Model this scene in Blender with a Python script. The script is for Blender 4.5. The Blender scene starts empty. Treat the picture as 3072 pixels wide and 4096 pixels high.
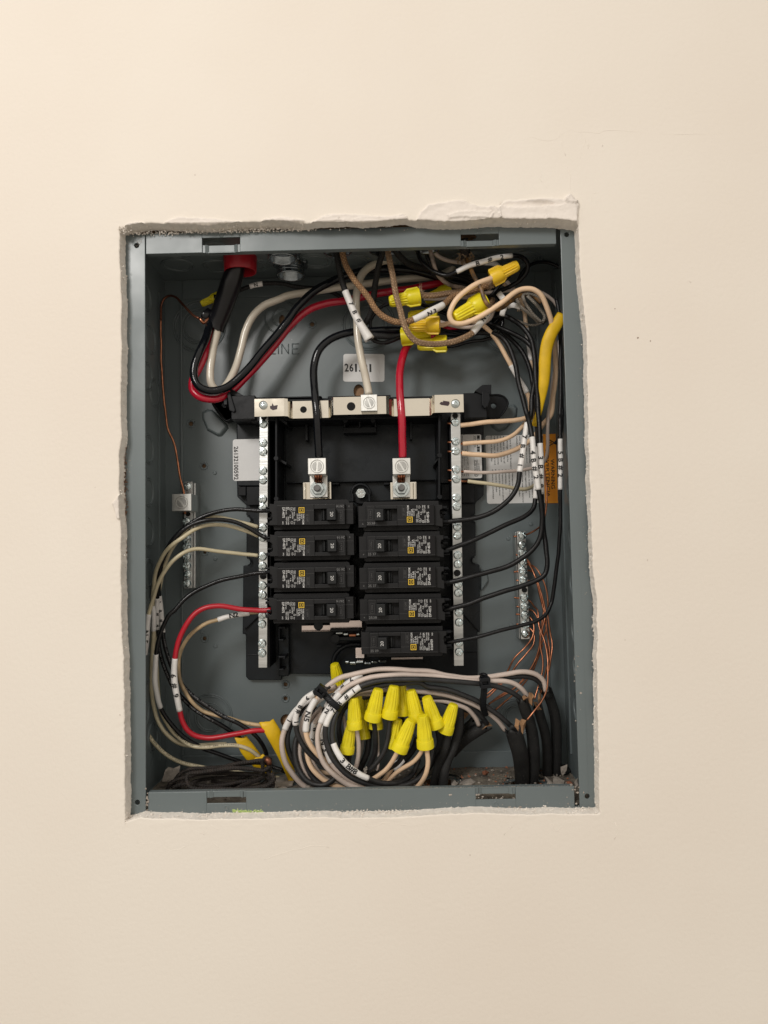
import bpy, bmesh, math, random
import numpy as np
from mathutils import Vector, Matrix, noise as mnoise
random.seed(7); np.random.seed(7)
SC = bpy.context.scene
# ------------------------------------------------------------------ camera
FOC = 2800.0
CAM = np.array([.0291, -.5359, -.0288])
RC = np.array([[0.99971232, 0.01401288, -0.01946562],
               [-0.0201914, 0.05366442, -0.99835487],
               [-0.01294521, 0.9984607, 0.05393192]])
cd = bpy.data.cameras.new('camera'); cam = bpy.data.objects.new('camera', cd)
SC.collection.objects.link(cam); SC.camera = cam
cd.sensor_fit = 'VERTICAL'; cd.sensor_height = 36.0; cd.lens = FOC / 4096 * 36.0
cd.clip_start = .01; cd.clip_end = 20
m = Matrix.Identity(4)
for i in range(3):
    m[i][0] = RC[0][i]; m[i][1] = -RC[1][i]; m[i][2] = -RC[2][i]; m[i][3] = CAM[i]
cam.matrix_world = m
# ------------------------------------------------------------------ world: the dim cream room behind the photographer
w = bpy.data.worlds.new('World'); SC.world = w; w.use_nodes = True
nt = w.node_tree; bg = nt.nodes['Background']
tc = nt.nodes.new('ShaderNodeTexCoord'); sx = nt.nodes.new('ShaderNodeSeparateXYZ')
mr = nt.nodes.new('ShaderNodeMapRange'); mr.inputs[1].default_value = -1; mr.inputs[2].default_value = 1
cr = nt.nodes.new('ShaderNodeValToRGB')
cr.color_ramp.elements[0].position = 0; cr.color_ramp.elements[0].color = (.30, .265, .22, 1)
cr.color_ramp.elements[1].position = 1; cr.color_ramp.elements[1].color = (.86, .81, .74, 1)
e = cr.color_ramp.elements.new(.5); e.color = (.60, .545, .475, 1); e = cr.color_ramp.elements.new(.36); e.color = (.42, .375, .315, 1)
nt.links.new(tc.outputs['Generated'], sx.inputs[0]); nt.links.new(sx.outputs['Z'], mr.inputs[0])
nt.links.new(mr.outputs[0], cr.inputs[0]); nt.links.new(cr.outputs[0], bg.inputs[0])
bg.inputs[1].default_value = 1.15
def area(name, loc, target, size, power, col):
    l = bpy.data.lights.new(name, 'AREA'); l.shape = 'DISK'; l.size = size; l.energy = power; l.color = col
    o = bpy.data.objects.new(name, l); SC.collection.objects.link(o); o.location = loc
    o.rotation_euler = (Vector(target) - Vector(loc)).to_track_quat('-Z', 'Y').to_euler(); return o
area('ceiling_lamp', (-.62, -1.45, .82), (0, .05, 0), .45, 14.2, (1, .965, .925))
SC.view_settings.view_transform = 'Standard'; SC.view_settings.look = 'None'
SC.view_settings.exposure = 0; SC.view_settings.gamma = 1
# ------------------------------------------------------------------ pixel -> place
REG = {'S': (0, 0, 1), 'A': (450, 780, 2.37), 'B': (1050, 780, 2.37), 'C': (1650, 780, 2.1545), 'D': (450, 1580, 2.37),
       'E': (1050, 1580, 2.37), 'F': (1650, 1580, 2.1545), 'G': (450, 2380, 2.37), 'H': (1050, 2380, 2.37),
       'I': (1650, 2380, 2.1545), 'J': (1300, 960, 1.7463), 'Q': (1950, 400, 1.4786), 'T': (400, 3150, 1.508), 'U': (1400, 3150, 1.3825), 'K': (1050, 2650, 2.765), 'L': (1100, 1950, 2.37),
       'M': (460, 800, 2.765), 'N': (1060, 780, 2.765), 'O': (1700, 760, 2.07375)}
def src(r, x, y):
    a, b, s = REG[r]; return a + x / s, b + y / s
def ray(x, y):
    return RC.T @ np.array([(x - 1536) / FOC, (y - 2048) / FOC, 1.])
def P(x, y, d, r='S'):
    """photo pixel -> point in metres on the plane d millimetres behind the wall face"""
    x, y = src(r, x, y); q = ray(x, y); t = (d / 1000 - CAM[1]) / q[1]
    return Vector(CAM + t * q)
def PA(x, y, axis, val, r='S'):
    x, y = src(r, x, y); q = ray(x, y); t = (val - CAM[axis]) / q[axis]
    return Vector(CAM + t * q)
def mm(px, d): return px * (536 + d) / FOC / 1000          # photo pixels at depth d -> metres
# ------------------------------------------------------------------ materials
MATS = {}
def nd(nt, t, **k):
    n = nt.nodes.new(t)
    for a, b in k.items(): setattr(n, a, b)
    return n
def mat(name, col, rough=.5, metal=0, var=.0, scale=40, bump=0, bscale=200, spec=.5, coat=0, rvar=0, col2=None, speck=None, transm=0, stretch=None, uvbraid=None, sss=0, sscale=900):
    if name in MATS: return MATS[name]
    mt = bpy.data.materials.new(name); mt.use_nodes = True; nt = mt.node_tree; b = nt.nodes['Principled BSDF']
    b.inputs['Base Color'].default_value = (*col, 1); b.inputs['Roughness'].default_value = rough
    b.inputs['Metallic'].default_value = metal; b.inputs['Specular IOR Level'].default_value = spec
    b.inputs['Coat Weight'].default_value = coat; b.inputs['Coat Roughness'].default_value = .12
    b.inputs['Transmission Weight'].default_value = transm
    if sss: b.inputs['Subsurface Weight'].default_value = sss; b.inputs['Subsurface Radius'].default_value = (.004, .003, .001); b.inputs['Subsurface Scale'].default_value = .3
    g = nd(nt, 'ShaderNodeNewGeometry'); mp = nd(nt, 'ShaderNodeMapping'); nt.links.new(g.outputs['Position'], mp.inputs[0])
    if stretch: mp.inputs['Scale'].default_value = stretch
    def nz(sc, det=4, ro=.55):
        n = nd(nt, 'ShaderNodeTexNoise'); n.inputs['Scale'].default_value = sc; n.inputs['Detail'].default_value = det
        n.inputs['Roughness'].default_value = ro; nt.links.new(mp.outputs[0], n.inputs['Vector']); return n
    colsock = None
    if var or col2:
        n = nz(scale); r = nd(nt, 'ShaderNodeValToRGB'); c2 = col2 or tuple(max(0, c * (1 - var)) for c in col)
        r.color_ramp.elements[0].position = .38; r.color_ramp.elements[1].position = .64
        r.color_ramp.elements[0].color = (*c2, 1); r.color_ramp.elements[1].color = (*col, 1)
        nt.links.new(n.outputs[0], r.inputs[0]); colsock = r.outputs[0]
    if speck:
        n = nz(sscale, 2, .5); r = nd(nt, 'ShaderNodeValToRGB'); r.color_ramp.elements[0].position = speck[1]; r.color_ramp.elements[1].position = min(1, speck[1] + .05)
        mx = nd(nt, 'ShaderNodeMix', data_type='RGBA'); nt.links.new(n.outputs[0], r.inputs[0]); nt.links.new(r.outputs[0], mx.inputs[0])
        if colsock: nt.links.new(colsock, mx.inputs[6])
        else: mx.inputs[6].default_value = (*col, 1)
        mx.inputs[7].default_value = (*speck[0], 1); colsock = mx.outputs[2]
    hs = None
    if uvbraid:
        uv = nd(nt, 'ShaderNodeUVMap'); c, s, dark = uvbraid
        outs = []
        for sg in (1, -1):
            mpp = nd(nt, 'ShaderNodeMapping'); mpp.inputs['Rotation'].default_value = (0, 0, sg * math.radians(38)); nt.links.new(uv.outputs[0], mpp.inputs[0])
            wv = nd(nt, 'ShaderNodeTexWave'); wv.inputs['Scale'].default_value = s; wv.inputs['Distortion'].default_value = 1.2; wv.inputs['Detail'].default_value = 1
            nt.links.new(mpp.outputs[0], wv.inputs['Vector']); outs.append(wv.outputs['Fac'])
        ma = nd(nt, 'ShaderNodeMath', operation='MULTIPLY'); nt.links.new(outs[0], ma.inputs[0]); nt.links.new(outs[1], ma.inputs[1])
        mx = nd(nt, 'ShaderNodeMix', data_type='RGBA'); nt.links.new(ma.outputs[0], mx.inputs[0])
        mx.inputs[6].default_value = (*dark, 1)
        if colsock: nt.links.new(colsock, mx.inputs[7])
        else: mx.inputs[7].default_value = (*col, 1)
        colsock = mx.outputs[2]; hs = ma.outputs[0]
    if colsock: nt.links.new(colsock, b.inputs['Base Color'])
    if bump or hs:
        bp = nd(nt, 'ShaderNodeBump'); bp.inputs['Distance'].default_value = .001
        if hs: bp.inputs['Strength'].default_value = .8; bp.inputs['Distance'].default_value = .0006; nt.links.new(hs, bp.inputs['Height'])
        else:
            n = nz(bscale, 5, .6); bp.inputs['Strength'].default_value = bump; nt.links.new(n.outputs[0], bp.inputs['Height'])
        nt.links.new(bp.outputs[0], b.inputs['Normal'])
    if rvar:
        n = nz(scale * 1.7, 3); mr = nd(nt, 'ShaderNodeMapRange'); mr.inputs[1].default_value = .3; mr.inputs[2].default_value = .7
        mr.inputs[3].default_value = max(0, rough - rvar); mr.inputs[4].default_value = min(1, rough + rvar)
        nt.links.new(n.outputs[0], mr.inputs[0]); nt.links.new(mr.outputs[0], b.inputs['Roughness'])
    MATS[name] = mt; return mt
M = dict(
    wall=mat('wall_paint', (.80, .742, .665), .68, col2=(.765, .695, .615), scale=2.6, bump=.22, bscale=300),
    plaster=mat('raw_plaster', (.88, .82, .75), .9, var=.12, scale=140, bump=.3, bscale=900),
    compound=mat('joint_compound', (.80, .735, .675), .8, var=.06, scale=60, bump=.25, bscale=500),
    grey=mat('grey_enamel', (.138, .166, .173), .36, var=.06, scale=12, bump=.05, bscale=90, rvar=.07, speck=((.36, .38, .38), .80), sscale=330),
    cavity=mat('stud_wood', (.46, .28, .16), .9, var=.4, scale=50),
    black=mat('black_plastic', (.008, .009, .011), .42, spec=.2, var=.25, scale=60, bump=.05, bscale=700, rvar=.1),
    base=mat('black_base_plastic', (.011, .0145, .018), .36, spec=.25, var=.3, scale=45, rvar=.12, speck=((.022, .024, .026), .70), sscale=60),
    brk=mat('breaker_plastic', (.012, .012, .013), .48, spec=.25, var=.15, scale=120, bump=.05, bscale=1500, rvar=.08, speck=((.10, .10, .10), .775), sscale=1300),
    handle=mat('breaker_handle_plastic', (.014, .015, .016), .45, spec=.25, bump=.08, bscale=1500),
    lab=mat('breaker_label_black', (.006, .0055, .0065), .35, spec=.25),
    white=mat('white_print', (.52, .52, .51), .6),
    grayprint=mat('grey_print', (.17, .17, .17), .6),
    yellowprint=mat('yellow_print', (.75, .50, .04), .6),
    ink=mat('black_ink', (.012, .012, .012), .6),
    orange=mat('orange_label', (1.0, .38, .03), .5),
    paper=mat('paper_label', (.76, .76, .75), .55, var=.05, scale=80),
    foil=mat('silver_label', (.72, .72, .72), .5, metal=.1, var=.1, scale=25),
    nickel=mat('bright_nickel', (.83, .78, .68), .13, 1, rvar=.05, var=.04, scale=30),
    zinc=mat('zinc_screw', (.72, .79, .80), .2, 1, rvar=.08, scale=300, var=.25),
    steel=mat('steel_dark', (.25, .25, .25), .25, 1, var=.3, scale=120),
    alu=mat('aluminium', (.74, .74, .71), .38, 1, var=.12, scale=60, bump=.15, bscale=300, stretch=(1, 1, .12)),
    alub=mat('aluminium_bar', (.66, .67, .66), .35, 1, var=.25, scale=70, bump=.2, bscale=260, stretch=(.15, 1, 1)),
    copper=mat('bare_copper', (.60, .25, .14), .36, 1, var=.4, scale=160),
    copperold=mat('tarnished_copper', (.22, .085, .05), .42, .8, var=.4, scale=90),
    wblk=mat('glossy_black_insulation', (.004, .005, .007), .12, spec=.4, bump=.3, bscale=130),
    wblkm=mat('matte_black_insulation', (.008, .008, .009), .36, spec=.3, bump=.25, bscale=900, var=.3, scale=200, speck=((.16, .15, .13), .74), sscale=1500),
    wblkr=mat('charcoal_insulation', (.026, .026, .027), .45, spec=.4, bump=.3, bscale=900, var=.3, scale=200, speck=((.16, .15, .13), .73), sscale=1500),
    wblkt=mat('thin_black_insulation', (.006, .006, .007), .22, spec=.33, bump=.15, bscale=600, speck=((.10, .10, .10), .76), sscale=1700),
    wcrm=mat('cream_insulation', (.66, .60, .50), .22, coat=.4, var=.10, scale=40, bump=.06, bscale=130),
    wbeige=mat('beige_insulation', (.84, .60, .40), .42, var=.12, scale=60, speck=((.34, .24, .17), .78), sscale=330),
    wpink=mat('pinkish_white_insulation', (.62, .52, .46), .45, var=.12, scale=70, speck=((.3, .25, .2), .77), sscale=700),
    wtan=mat('yellowed_insulation', (.60, .53, .36), .35, var=.16, scale=50, speck=((.25, .2, .12), .76), sscale=420),
    wgold=mat('tan_stained_insulation', (.52, .38, .22), .45, var=.45, scale=70, speck=((.08, .06, .04), .68), sscale=500),
    wmott=mat('mottled_dirty_insulation', (.40, .31, .25), .4, col2=(.10, .08, .07), scale=130),
    wred=mat('red_insulation', (.50, .008, .032), .2, coat=.4, bump=.2, bscale=130, var=.1, scale=30),
    wredm=mat('red_building_wire', (.47, .010, .024), .35, var=.12, scale=30, speck=((.10, .02, .02), .8), sscale=600),
    wgray=mat('grey_insulation', (.24, .22, .20), .4, var=.2, scale=50),
    brown=mat('brown_braid', (.62, .37, .18), .85, col2=(.30, .17, .08), scale=170, uvbraid=(1, 150, (.20, .11, .055))),
    tanb=mat('tan_braid', (.74, .52, .33), .85, col2=(.32, .20, .12), scale=220, uvbraid=(1, 150, (.24, .15, .085))),
    blackb=mat('black_braid', (.035, .032, .03), .6, col2=(.012, .012, .012), scale=200, uvbraid=(1, 190, (.006, .006, .006)), speck=((.14, .12, .10), .72), sscale=900),
    grayb=mat('grey_braid', (.60, .55, .48), .9, col2=(.26, .22, .19), scale=200, uvbraid=(1, 190, (.22, .20, .17))),
    oldb=mat('sooty_brown_braid', (.085, .058, .043), .7, col2=(.022, .016, .013), scale=180, uvbraid=(1, 190, (.01, .008, .007)), speck=((.5, .48, .45), .79), sscale=1100),
    rubber=mat('dusty_black_jacket', (.014, .014, .014), .55, spec=.35, bump=.35, bscale=700, var=.4, scale=90, speck=((.15, .14, .12), .70), sscale=1300),
    sheath=mat('smooth_black_jacket', (.005, .005, .007), .28, bump=.12, bscale=160),
    amber=mat('amber_flat_insulation', (.22, .11, .03), .4, col2=(.05, .03, .015), scale=150, bump=.3, bscale=500),
    ysheath=mat('yellow_cable_jacket', (.84, .53, .008), .5, var=.18, scale=60, bump=.3, bscale=160),
    kraft=mat('kraft_paper', (.36, .20, .10), .9, var=.3, scale=120),
    yellow=mat('yellow_nylon', (.86, .73, .012), .38, var=.14, scale=90, speck=((.45, .36, .05), .78), sscale=700, bump=.15, bscale=700, sss=.1),
    yellow2=mat('golden_yellow_nylon', (.84, .55, .02), .38, bump=.1, bscale=700, sss=.1),
    redb=mat('red_bushing_plastic', (.36, .010, .020), .38, bump=.08, bscale=300, sss=.05),
    sleeve=mat('white_marker_vinyl', (.80, .78, .76), .42, bump=.35, bscale=260, var=.05, scale=80),
    fray=mat('frayed_cotton', (.42, .30, .20), .95, var=.4, scale=300, bump=.8, bscale=900),
    dust=mat('box_floor_dust', (.22, .19, .15), .95, col2=(.10, .085, .07), scale=90, bump=.9, bscale=500),
    chip=mat('plaster_chip', (.45, .40, .35), .95, var=.4, scale=150, bump=.6, bscale=500),
    brickm=mat('brick_chip', (.40, .15, .08), .95, var=.3, scale=150),
    marker=mat('purple_black_marker', (.03, .012, .018), .5),
    steelg=mat('galvanised_connector', (.40, .44, .47), .26, 1, var=.3, scale=120, bump=.1, bscale=300),
    rust=mat('rusty_edge', (.22, .11, .06), .9, var=.5, scale=100),
    pinkmetal=mat('tin_plated_bus', (.86, .74, .69), .35, 1, var=.1, scale=40),
)
# ------------------------------------------------------------------ object helpers
def tag(o, label=None, cat=None, group=None, kind=None):
    if label: o['label'] = label
    if cat: o['category'] = cat
    if group: o['group'] = group
    if kind: o['kind'] = kind
    return o
WM = {}
def setp(c, p):
    if p is not None:
        c.parent = p; c.matrix_parent_inverse = WM[p.name].inverted()
def reg(o, mw=None):
    WM[o.name] = mw if mw is not None else Matrix.Translation(o.location)
def empty(name, loc, label, cat, group=None):
    o = bpy.data.objects.new(name, None); SC.collection.objects.link(o); o.location = loc; o.empty_display_size = .01
    reg(o); return tag(o, label, cat, group)
def mobj(name, verts, faces, mt, parent=None, smooth=False, uv=None, bevel=0, autos=None):
    v = np.array([tuple(q) for q in verts], float); c = v.mean(0); v = v - c
    me = bpy.data.meshes.new(name); me.from_pydata(v.tolist(), [], [list(f) for f in faces])
    if uv is not None:
        l = me.uv_layers.new(name='UVMap'); flat = []
        for f in faces:
            for i in f: flat.extend(uv[i])
        l.data.foreach_set('uv', flat)
    if smooth: me.shade_smooth()
    me.materials.append(mt); o = bpy.data.objects.new(name, me); SC.collection.objects.link(o)
    o.location = c; reg(o); setp(o, parent)
    if bevel:
        b = o.modifiers.new('bevel', 'BEVEL'); b.width = bevel; b.segments = 2; b.limit_method = 'ANGLE'; b.angle_limit = math.radians(40)
        b.harden_normals = False
    return o
class MB:
    """collects geometry in metres for ONE mesh"""
    def __init__(s): s.v = []; s.f = []; s.uv = []
    def add(s, v, f, uv=None):
        n = len(s.v); s.v += [tuple(q) for q in v]; s.f += [tuple(i + n for i in q) for q in f]
        s.uv += list(uv) if uv is not None else [(0, 0)] * len(v); return s
    def box(s, x0, x1, y0, y1, z0, z1):
        v = [(x, y, z) for x in (x0, x1) for y in (y0, y1) for z in (z0, z1)]
        return s.add(v, [(0, 1, 3, 2), (4, 6, 7, 5), (0, 4, 5, 1), (2, 3, 7, 6), (0, 2, 6, 4), (1, 5, 7, 3)])
    def pbox(s, r, x0, y0, x1, y1, d0, d1):
        xm, ym = (x0 + x1) / 2, (y0 + y1) / 2; a = Vector((P(x0, ym, d0, r).x, 0, P(xm, y1, d0, r).z)); b = Vector((P(x1, ym, d0, r).x, 0, P(xm, y0, d0, r).z))
        return s.box(min(a.x, b.x), max(a.x, b.x), d0 / 1000, d1 / 1000, min(a.z, b.z), max(a.z, b.z))
    def prism(s, pts, y0, y1):
        """pts: (x,z) metres outline; extruded from y0 (front) to y1"""
        n = len(pts); v = [(p[0], y0, p[1]) for p in pts] + [(p[0], y1, p[1]) for p in pts]
        A = sum(pts[i][0] * pts[(i + 1) % n][1] - pts[(i + 1) % n][0] * pts[i][1] for i in range(n))
        f = [tuple(range(n)), tuple(reversed(range(n, 2 * n)))] + [(i, i + n, (i + 1) % n + n, (i + 1) % n) for i in range(n)]
        if A < 0: f = [tuple(reversed(q)) for q in f]
        return s.add(v, f)
    def pprism(s, r, pts, d0, d1):
        w = [P(x, y, d0, r) for x, y in pts]; return s.prism([(q.x, q.z) for q in w], d0 / 1000, d1 / 1000)
    def cyl(s, c, r, y0, y1, n=24, axis='y', r2=None):
        r2 = r if r2 is None else r2; v = []
        for rr, yy in ((r, y0), (r2, y1)):
            for i in range(n):
                a = 2 * math.pi * i / n; p = (rr * math.cos(a), rr * math.sin(a))
                v.append((c[0] + p[0], yy, c[2] + p[1]) if axis == 'y' else (c[0] + p[0], c[1] + p[1], yy))
        f = [tuple(range(n)), tuple(reversed(range(n, 2 * n)))] + [(i, i + n, (i + 1) % n + n, (i + 1) % n) for i in range(n)]
        if axis != 'y': f = [tuple(reversed(q)) for q in f]
        return s.add(v, f)
    def ring(s, c, R, r, axis='y', n=40, k=6, a0=0, a1=2 * math.pi):
        v = []; full = abs(a1 - a0 - 2 * math.pi) < 1e-6; N = n if full else n + 1
        for i in range(N):
            a = a0 + (a1 - a0) * i / n
            for j in range(k):
                b = 2 * math.pi * j / k; q = R + r * math.cos(b); h = r * math.sin(b)
                u, w_ = q * math.cos(a), q * math.sin(a)
                v.append((c[0] + u, c[1] + h, c[2] + w_) if axis == 'y' else (c[0] + h, c[1] + u, c[2] + w_) if axis == 'x' else (c[0] + u, c[1] + w_, c[2] + h))
        f = [(i * k + j, ((i + 1) % N) * k + j, ((i + 1) % N) * k + (j + 1) % k, i * k + (j + 1) % k) for i in range(n) for j in range(k)]
        return s.add(v, f)
    def tube(s, pts, r, k=12, flat=1.0, taper=None, cap=True):
        v, f, uv = tube_geo(pts, r, k, flat, taper, cap); return s.add(v, f, uv)
    def build(s, name, mt, parent=None, smooth=False, bevel=0, uv=False):
        return mobj(name, s.v, s.f, mt, parent, smooth, s.uv if uv else None, bevel)
def tube_geo(pts, r, k=12, flat=1.0, taper=None, cap=True):
    """round (or flattened toward the camera) tube through a dense list of points"""
    p = np.array([tuple(q) for q in pts], float); n = len(p)
    t = np.gradient(p, axis=0); t /= np.linalg.norm(t, axis=1)[:, None] + 1e-12
    fr = np.cross(t[0], (0, 0, 1.)); fr = np.cross(t[0], (1., 0, 0)) if np.linalg.norm(fr) < .1 else fr
    fr /= np.linalg.norm(fr); v = []; uv = []; s = 0
    for i in range(n):
        if i: s += np.linalg.norm(p[i] - p[i - 1])
        if flat != 1.0:
            vd = CAM - p[i]; vd = vd - t[i] * (vd @ t[i]); b = vd / (np.linalg.norm(vd) + 1e-9); a = np.cross(b, t[i])
        else:
            fr = fr - t[i] * (fr @ t[i]); fr /= np.linalg.norm(fr) + 1e-12; a = fr; b = np.cross(t[i], a)
        rr = r if taper is None else r * np.interp(i / (n - 1), np.linspace(0, 1, len(taper)), taper)
        for j in range(k):
            g = 2 * math.pi * j / k
            v.append(p[i] + rr * (math.cos(g) * a + flat * math.sin(g) * b)); uv.append((s, j * 2 * math.pi * r / k))
    f = [(i * k + j, i * k + (j + 1) % k, (i + 1) * k + (j + 1) % k, (i + 1) * k + j) for i in range(n - 1) for j in range(k)]
    if cap: f += [tuple(reversed(range(k))), tuple(range((n - 1) * k, n * k))]
    return v, f, uv
def catmull(pts, step=.0016):
    """returns dense points and the float control index of each"""
    p = [np.array(q, float) for q in pts]
    if len(p) == 2: p = [p[0], (p[0] + p[1]) / 2, p[1]]
    q = [2 * p[0] - p[1]] + p + [2 * p[-1] - p[-2]]; out = []; idx = []
    for i in range(1, len(q) - 2):
        a, b, c, d = q[i - 1:i + 3]; L = np.linalg.norm(c - b); n = max(2, int(L / step))
        t0 = 0; t1 = np.linalg.norm(b - a) ** .5 + 1e-6; t2 = t1 + L ** .5 + 1e-6; t3 = t2 + np.linalg.norm(d - c) ** .5 + 1e-6
        for k in range(n):
            t = t1 + (t2 - t1) * k / n
            A1 = (t1 - t) / (t1 - t0) * a + (t - t0) / (t1 - t0) * b; A2 = (t2 - t) / (t2 - t1) * b + (t - t1) / (t2 - t1) * c
            A3 = (t3 - t) / (t3 - t2) * c + (t - t2) / (t3 - t2) * d
            B1 = (t2 - t) / (t2 - t0) * A1 + (t - t0) / (t2 - t0) * A2; B2 = (t3 - t) / (t3 - t1) * A2 + (t - t1) / (t3 - t1) * A3
            out.append((t2 - t) / (t2 - t1) * B1 + (t - t1) / (t2 - t1) * B2); idx.append(i - 1 + k / n)
    out.append(p[-1]); idx.append(len(p) - 1.); return np.array(out), np.array(idx)
def path(spec):
    r = 'S'; out = []
    for a in spec:
        if isinstance(a, str): r = a
        else: out.append(P(a[0], a[1], a[2], r))
    return out
# ------------------------------------------------------------------ lettering
TXT = {}
def text2d(s, bold=.0, fine=False):
    k = (s, bold, fine)
    if k in TXT: return TXT[k]
    cu = bpy.data.curves.new('t', 'FONT'); cu.body = s; cu.resolution_u = 2; cu.offset = bold
    ob = bpy.data.objects.new('t', cu); SC.collection.objects.link(ob)
    dg = bpy.context.evaluated_depsgraph_get(); me = bpy.data.meshes.new_from_object(ob.evaluated_get(dg))
    if fine and len(me.vertices):
        bm = bmesh.new(); bm.from_mesh(me); bmesh.ops.triangulate(bm, faces=bm.faces)
        for _ in range(3):
            es = [e for e in bm.edges if e.calc_length() > .11]
            if es: bmesh.ops.subdivide_edges(bm, edges=es, cuts=1, use_grid_fill=True); bmesh.ops.triangulate(bm, faces=bm.faces)
        bm.to_mesh(me); bm.free()
    v = np.array([(q.co.x, q.co.y) for q in me.vertices]) if len(me.vertices) else np.zeros((0, 2)); f = [tuple(q.vertices) for q in me.polygons]
    bpy.data.objects.remove(ob); bpy.data.curves.remove(cu); bpy.data.meshes.remove(me); TXT[k] = (v, f); return v, f
def text_flat(mb, s, c, w_, h, rot=0, bold=.0, y=0.):
    """s fitted to a w x h box centred at c=(x,z), rotated by rot degrees (0 reads to the right), on plane y"""
    v, f = text2d(s, bold)
    if not len(v): return
    lo, hi = v.min(0), v.max(0); q = (v - (lo + hi) / 2) / (hi - lo); q = q * np.array([w_, h])
    a = math.radians(rot); R = np.array([[math.cos(a), -math.sin(a)], [math.sin(a), math.cos(a)]]); q = q @ R.T
    mb.add([(c[0] + x, y, c[1] + z) for x, z in q], f)
def ptext(mb, s, r, x0, y0, x1, y1, d, rot=0, bold=.0, local=None):
    """text filling the pixel box x0,y0-x1,y1 of region r"""
    xm, ym = (x0 + x1) / 2, (y0 + y1) / 2; a = Vector((P(x0, ym, d, r).x, 0, P(xm, y1, d, r).z)); b = Vector((P(x1, ym, d, r).x, 0, P(xm, y0, d, r).z)); W_, H_ = abs(b.x - a.x), abs(b.z - a.z)
    if rot % 180: W_, H_ = H_, W_
    text_flat(mb, s, ((a.x + b.x) / 2, (a.z + b.z) / 2), W_, H_, rot, bold, d / 1000)
# ------------------------------------------------------------------ wires
WN = [0.]
def wire(label, mt, wpx, spec, sleeves=(), name='wire', cat='wire', group=None, prints=(), k=12, flat=1., taper=None, tips=(), parent=None):
    cp = path(spec); d = np.mean([q.y for q in cp]) * 1000; r = mm(wpx, d) / 2
    pts, idx = catmull(cp); WN[0] += 7.3
    for i in range(len(pts)):
        e_ = min(1, i / 6, (len(pts) - 1 - i) / 6) * (.00042 if mt not in ('wblk', 'wred', 'wcrm') else .0003); q = Vector(pts[i]) * 55 + Vector((WN[0], 0, 0))
        pts[i] = pts[i] + np.array([mnoise.noise(q) * e_, mnoise.noise(q + Vector((31, 0, 0))) * e_, mnoise.noise(q + Vector((0, 57, 0))) * e_]) * 1.6
    v, f, uv = tube_geo(pts, r, k, flat, taper)
    o = mobj(name, v, f, M[mt], parent, True, uv)
    if parent is None: tag(o, label, cat, group)
    for sl in sleeves: add_sleeve(o, pts, idx, r, *sl)
    for tx, i0, i1, dr, roll, m_ in prints: wrap_text(o, pts, idx, r + .00012, tx, i0, i1, dr, roll, m_, mt_h=r * .75, name='print')
    for end in tips:
        a, b = (pts[0], pts[0] - (pts[2] - pts[0]) / np.linalg.norm(pts[2] - pts[0]) * .006) if end == 0 else (pts[-1], pts[-1] + (pts[-1] - pts[-3]) / np.linalg.norm(pts[-1] - pts[-3]) * .006)
        v, f, uv = tube_geo([a, (a + b) / 2, b], r * .5, 8); mobj('copper_tip', v, f, M['copper'], o, True)
    return o
def add_sleeve(o, pts, idx, r, i0, i1, tx='', dr=1, roll=0, span=(.2, .8), fat=1.22, h=None, taper=None):
    mk = (idx >= i0) & (idx <= i1); sp = pts[mk]; si = idx[mk]
    if len(sp) < 3: return
    tp = None
    n = 14; tp = [1 + .05 * math.sin(7 * q / n + i0) for q in range(n)]
    if taper: tp = [a * b for a, b in zip(tp, np.interp(np.linspace(0, 1, n), np.linspace(0, 1, len(taper)), taper))]
    v, f, uv = tube_geo(sp, r * fat, 14, 1., tp); s = mobj('marker_sleeve', v, f, M['sleeve'], o, True)
    if tx: wrap_text(s, sp, si, r * fat * 1.07 + .0002, tx, i0, i1, dr, roll, 'ink', span, h)
def wrap_text(o, pts, idx, r, tx, i0, i1, dr=1, roll=0, mt='ink', span=(0, 1), mt_h=None, name='lettering'):
    mk = (idx >= i0) & (idx <= i1); p = pts[mk]
    if len(p) < 3: return
    t = np.gradient(p, axis=0); t /= np.linalg.norm(t, axis=1)[:, None]
    s = np.concatenate([[0], np.cumsum(np.linalg.norm(np.diff(p, axis=0), axis=1))]); L = s[-1]; n = len(tx)
    h = mt_h or min(.0034, r * 1.25); mb = MB()
    for k, ch in enumerate(tx):
        if ch == ' ': continue
        v, f = text2d(ch, .028, name == 'lettering')
        if not len(v): continue
        lo, hi = v.min(0), v.max(0); hh = h if ch not in '.-,' else h * .3
        ref = text2d('B', .028)[0]; sc = h / (ref[:, 1].max() - ref[:, 1].min())
        fr = (k + .5) / n; fr = fr if dr > 0 else 1 - fr
        sc0 = L * (span[0] + (span[1] - span[0]) * fr); q = (v - (lo + hi) / 2) * sc; out = []
        for x, y in q:
            ss = min(max(sc0 + dr * x, 0), L)
            c = np.array([np.interp(ss, s, p[:, i]) for i in range(3)]); T = np.array([np.interp(ss, s, t[:, i]) for i in range(3)]); T /= np.linalg.norm(T)
            F = CAM - c; F -= T * (F @ T); F /= np.linalg.norm(F); U = np.cross(F, dr * T); th = y / r + math.radians(roll)
            out.append(c + r * (math.cos(th) * F + math.sin(th) * U))
        mb.add(out, f)
    if mb.v: mb.build(name, M[mt], o)
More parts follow.
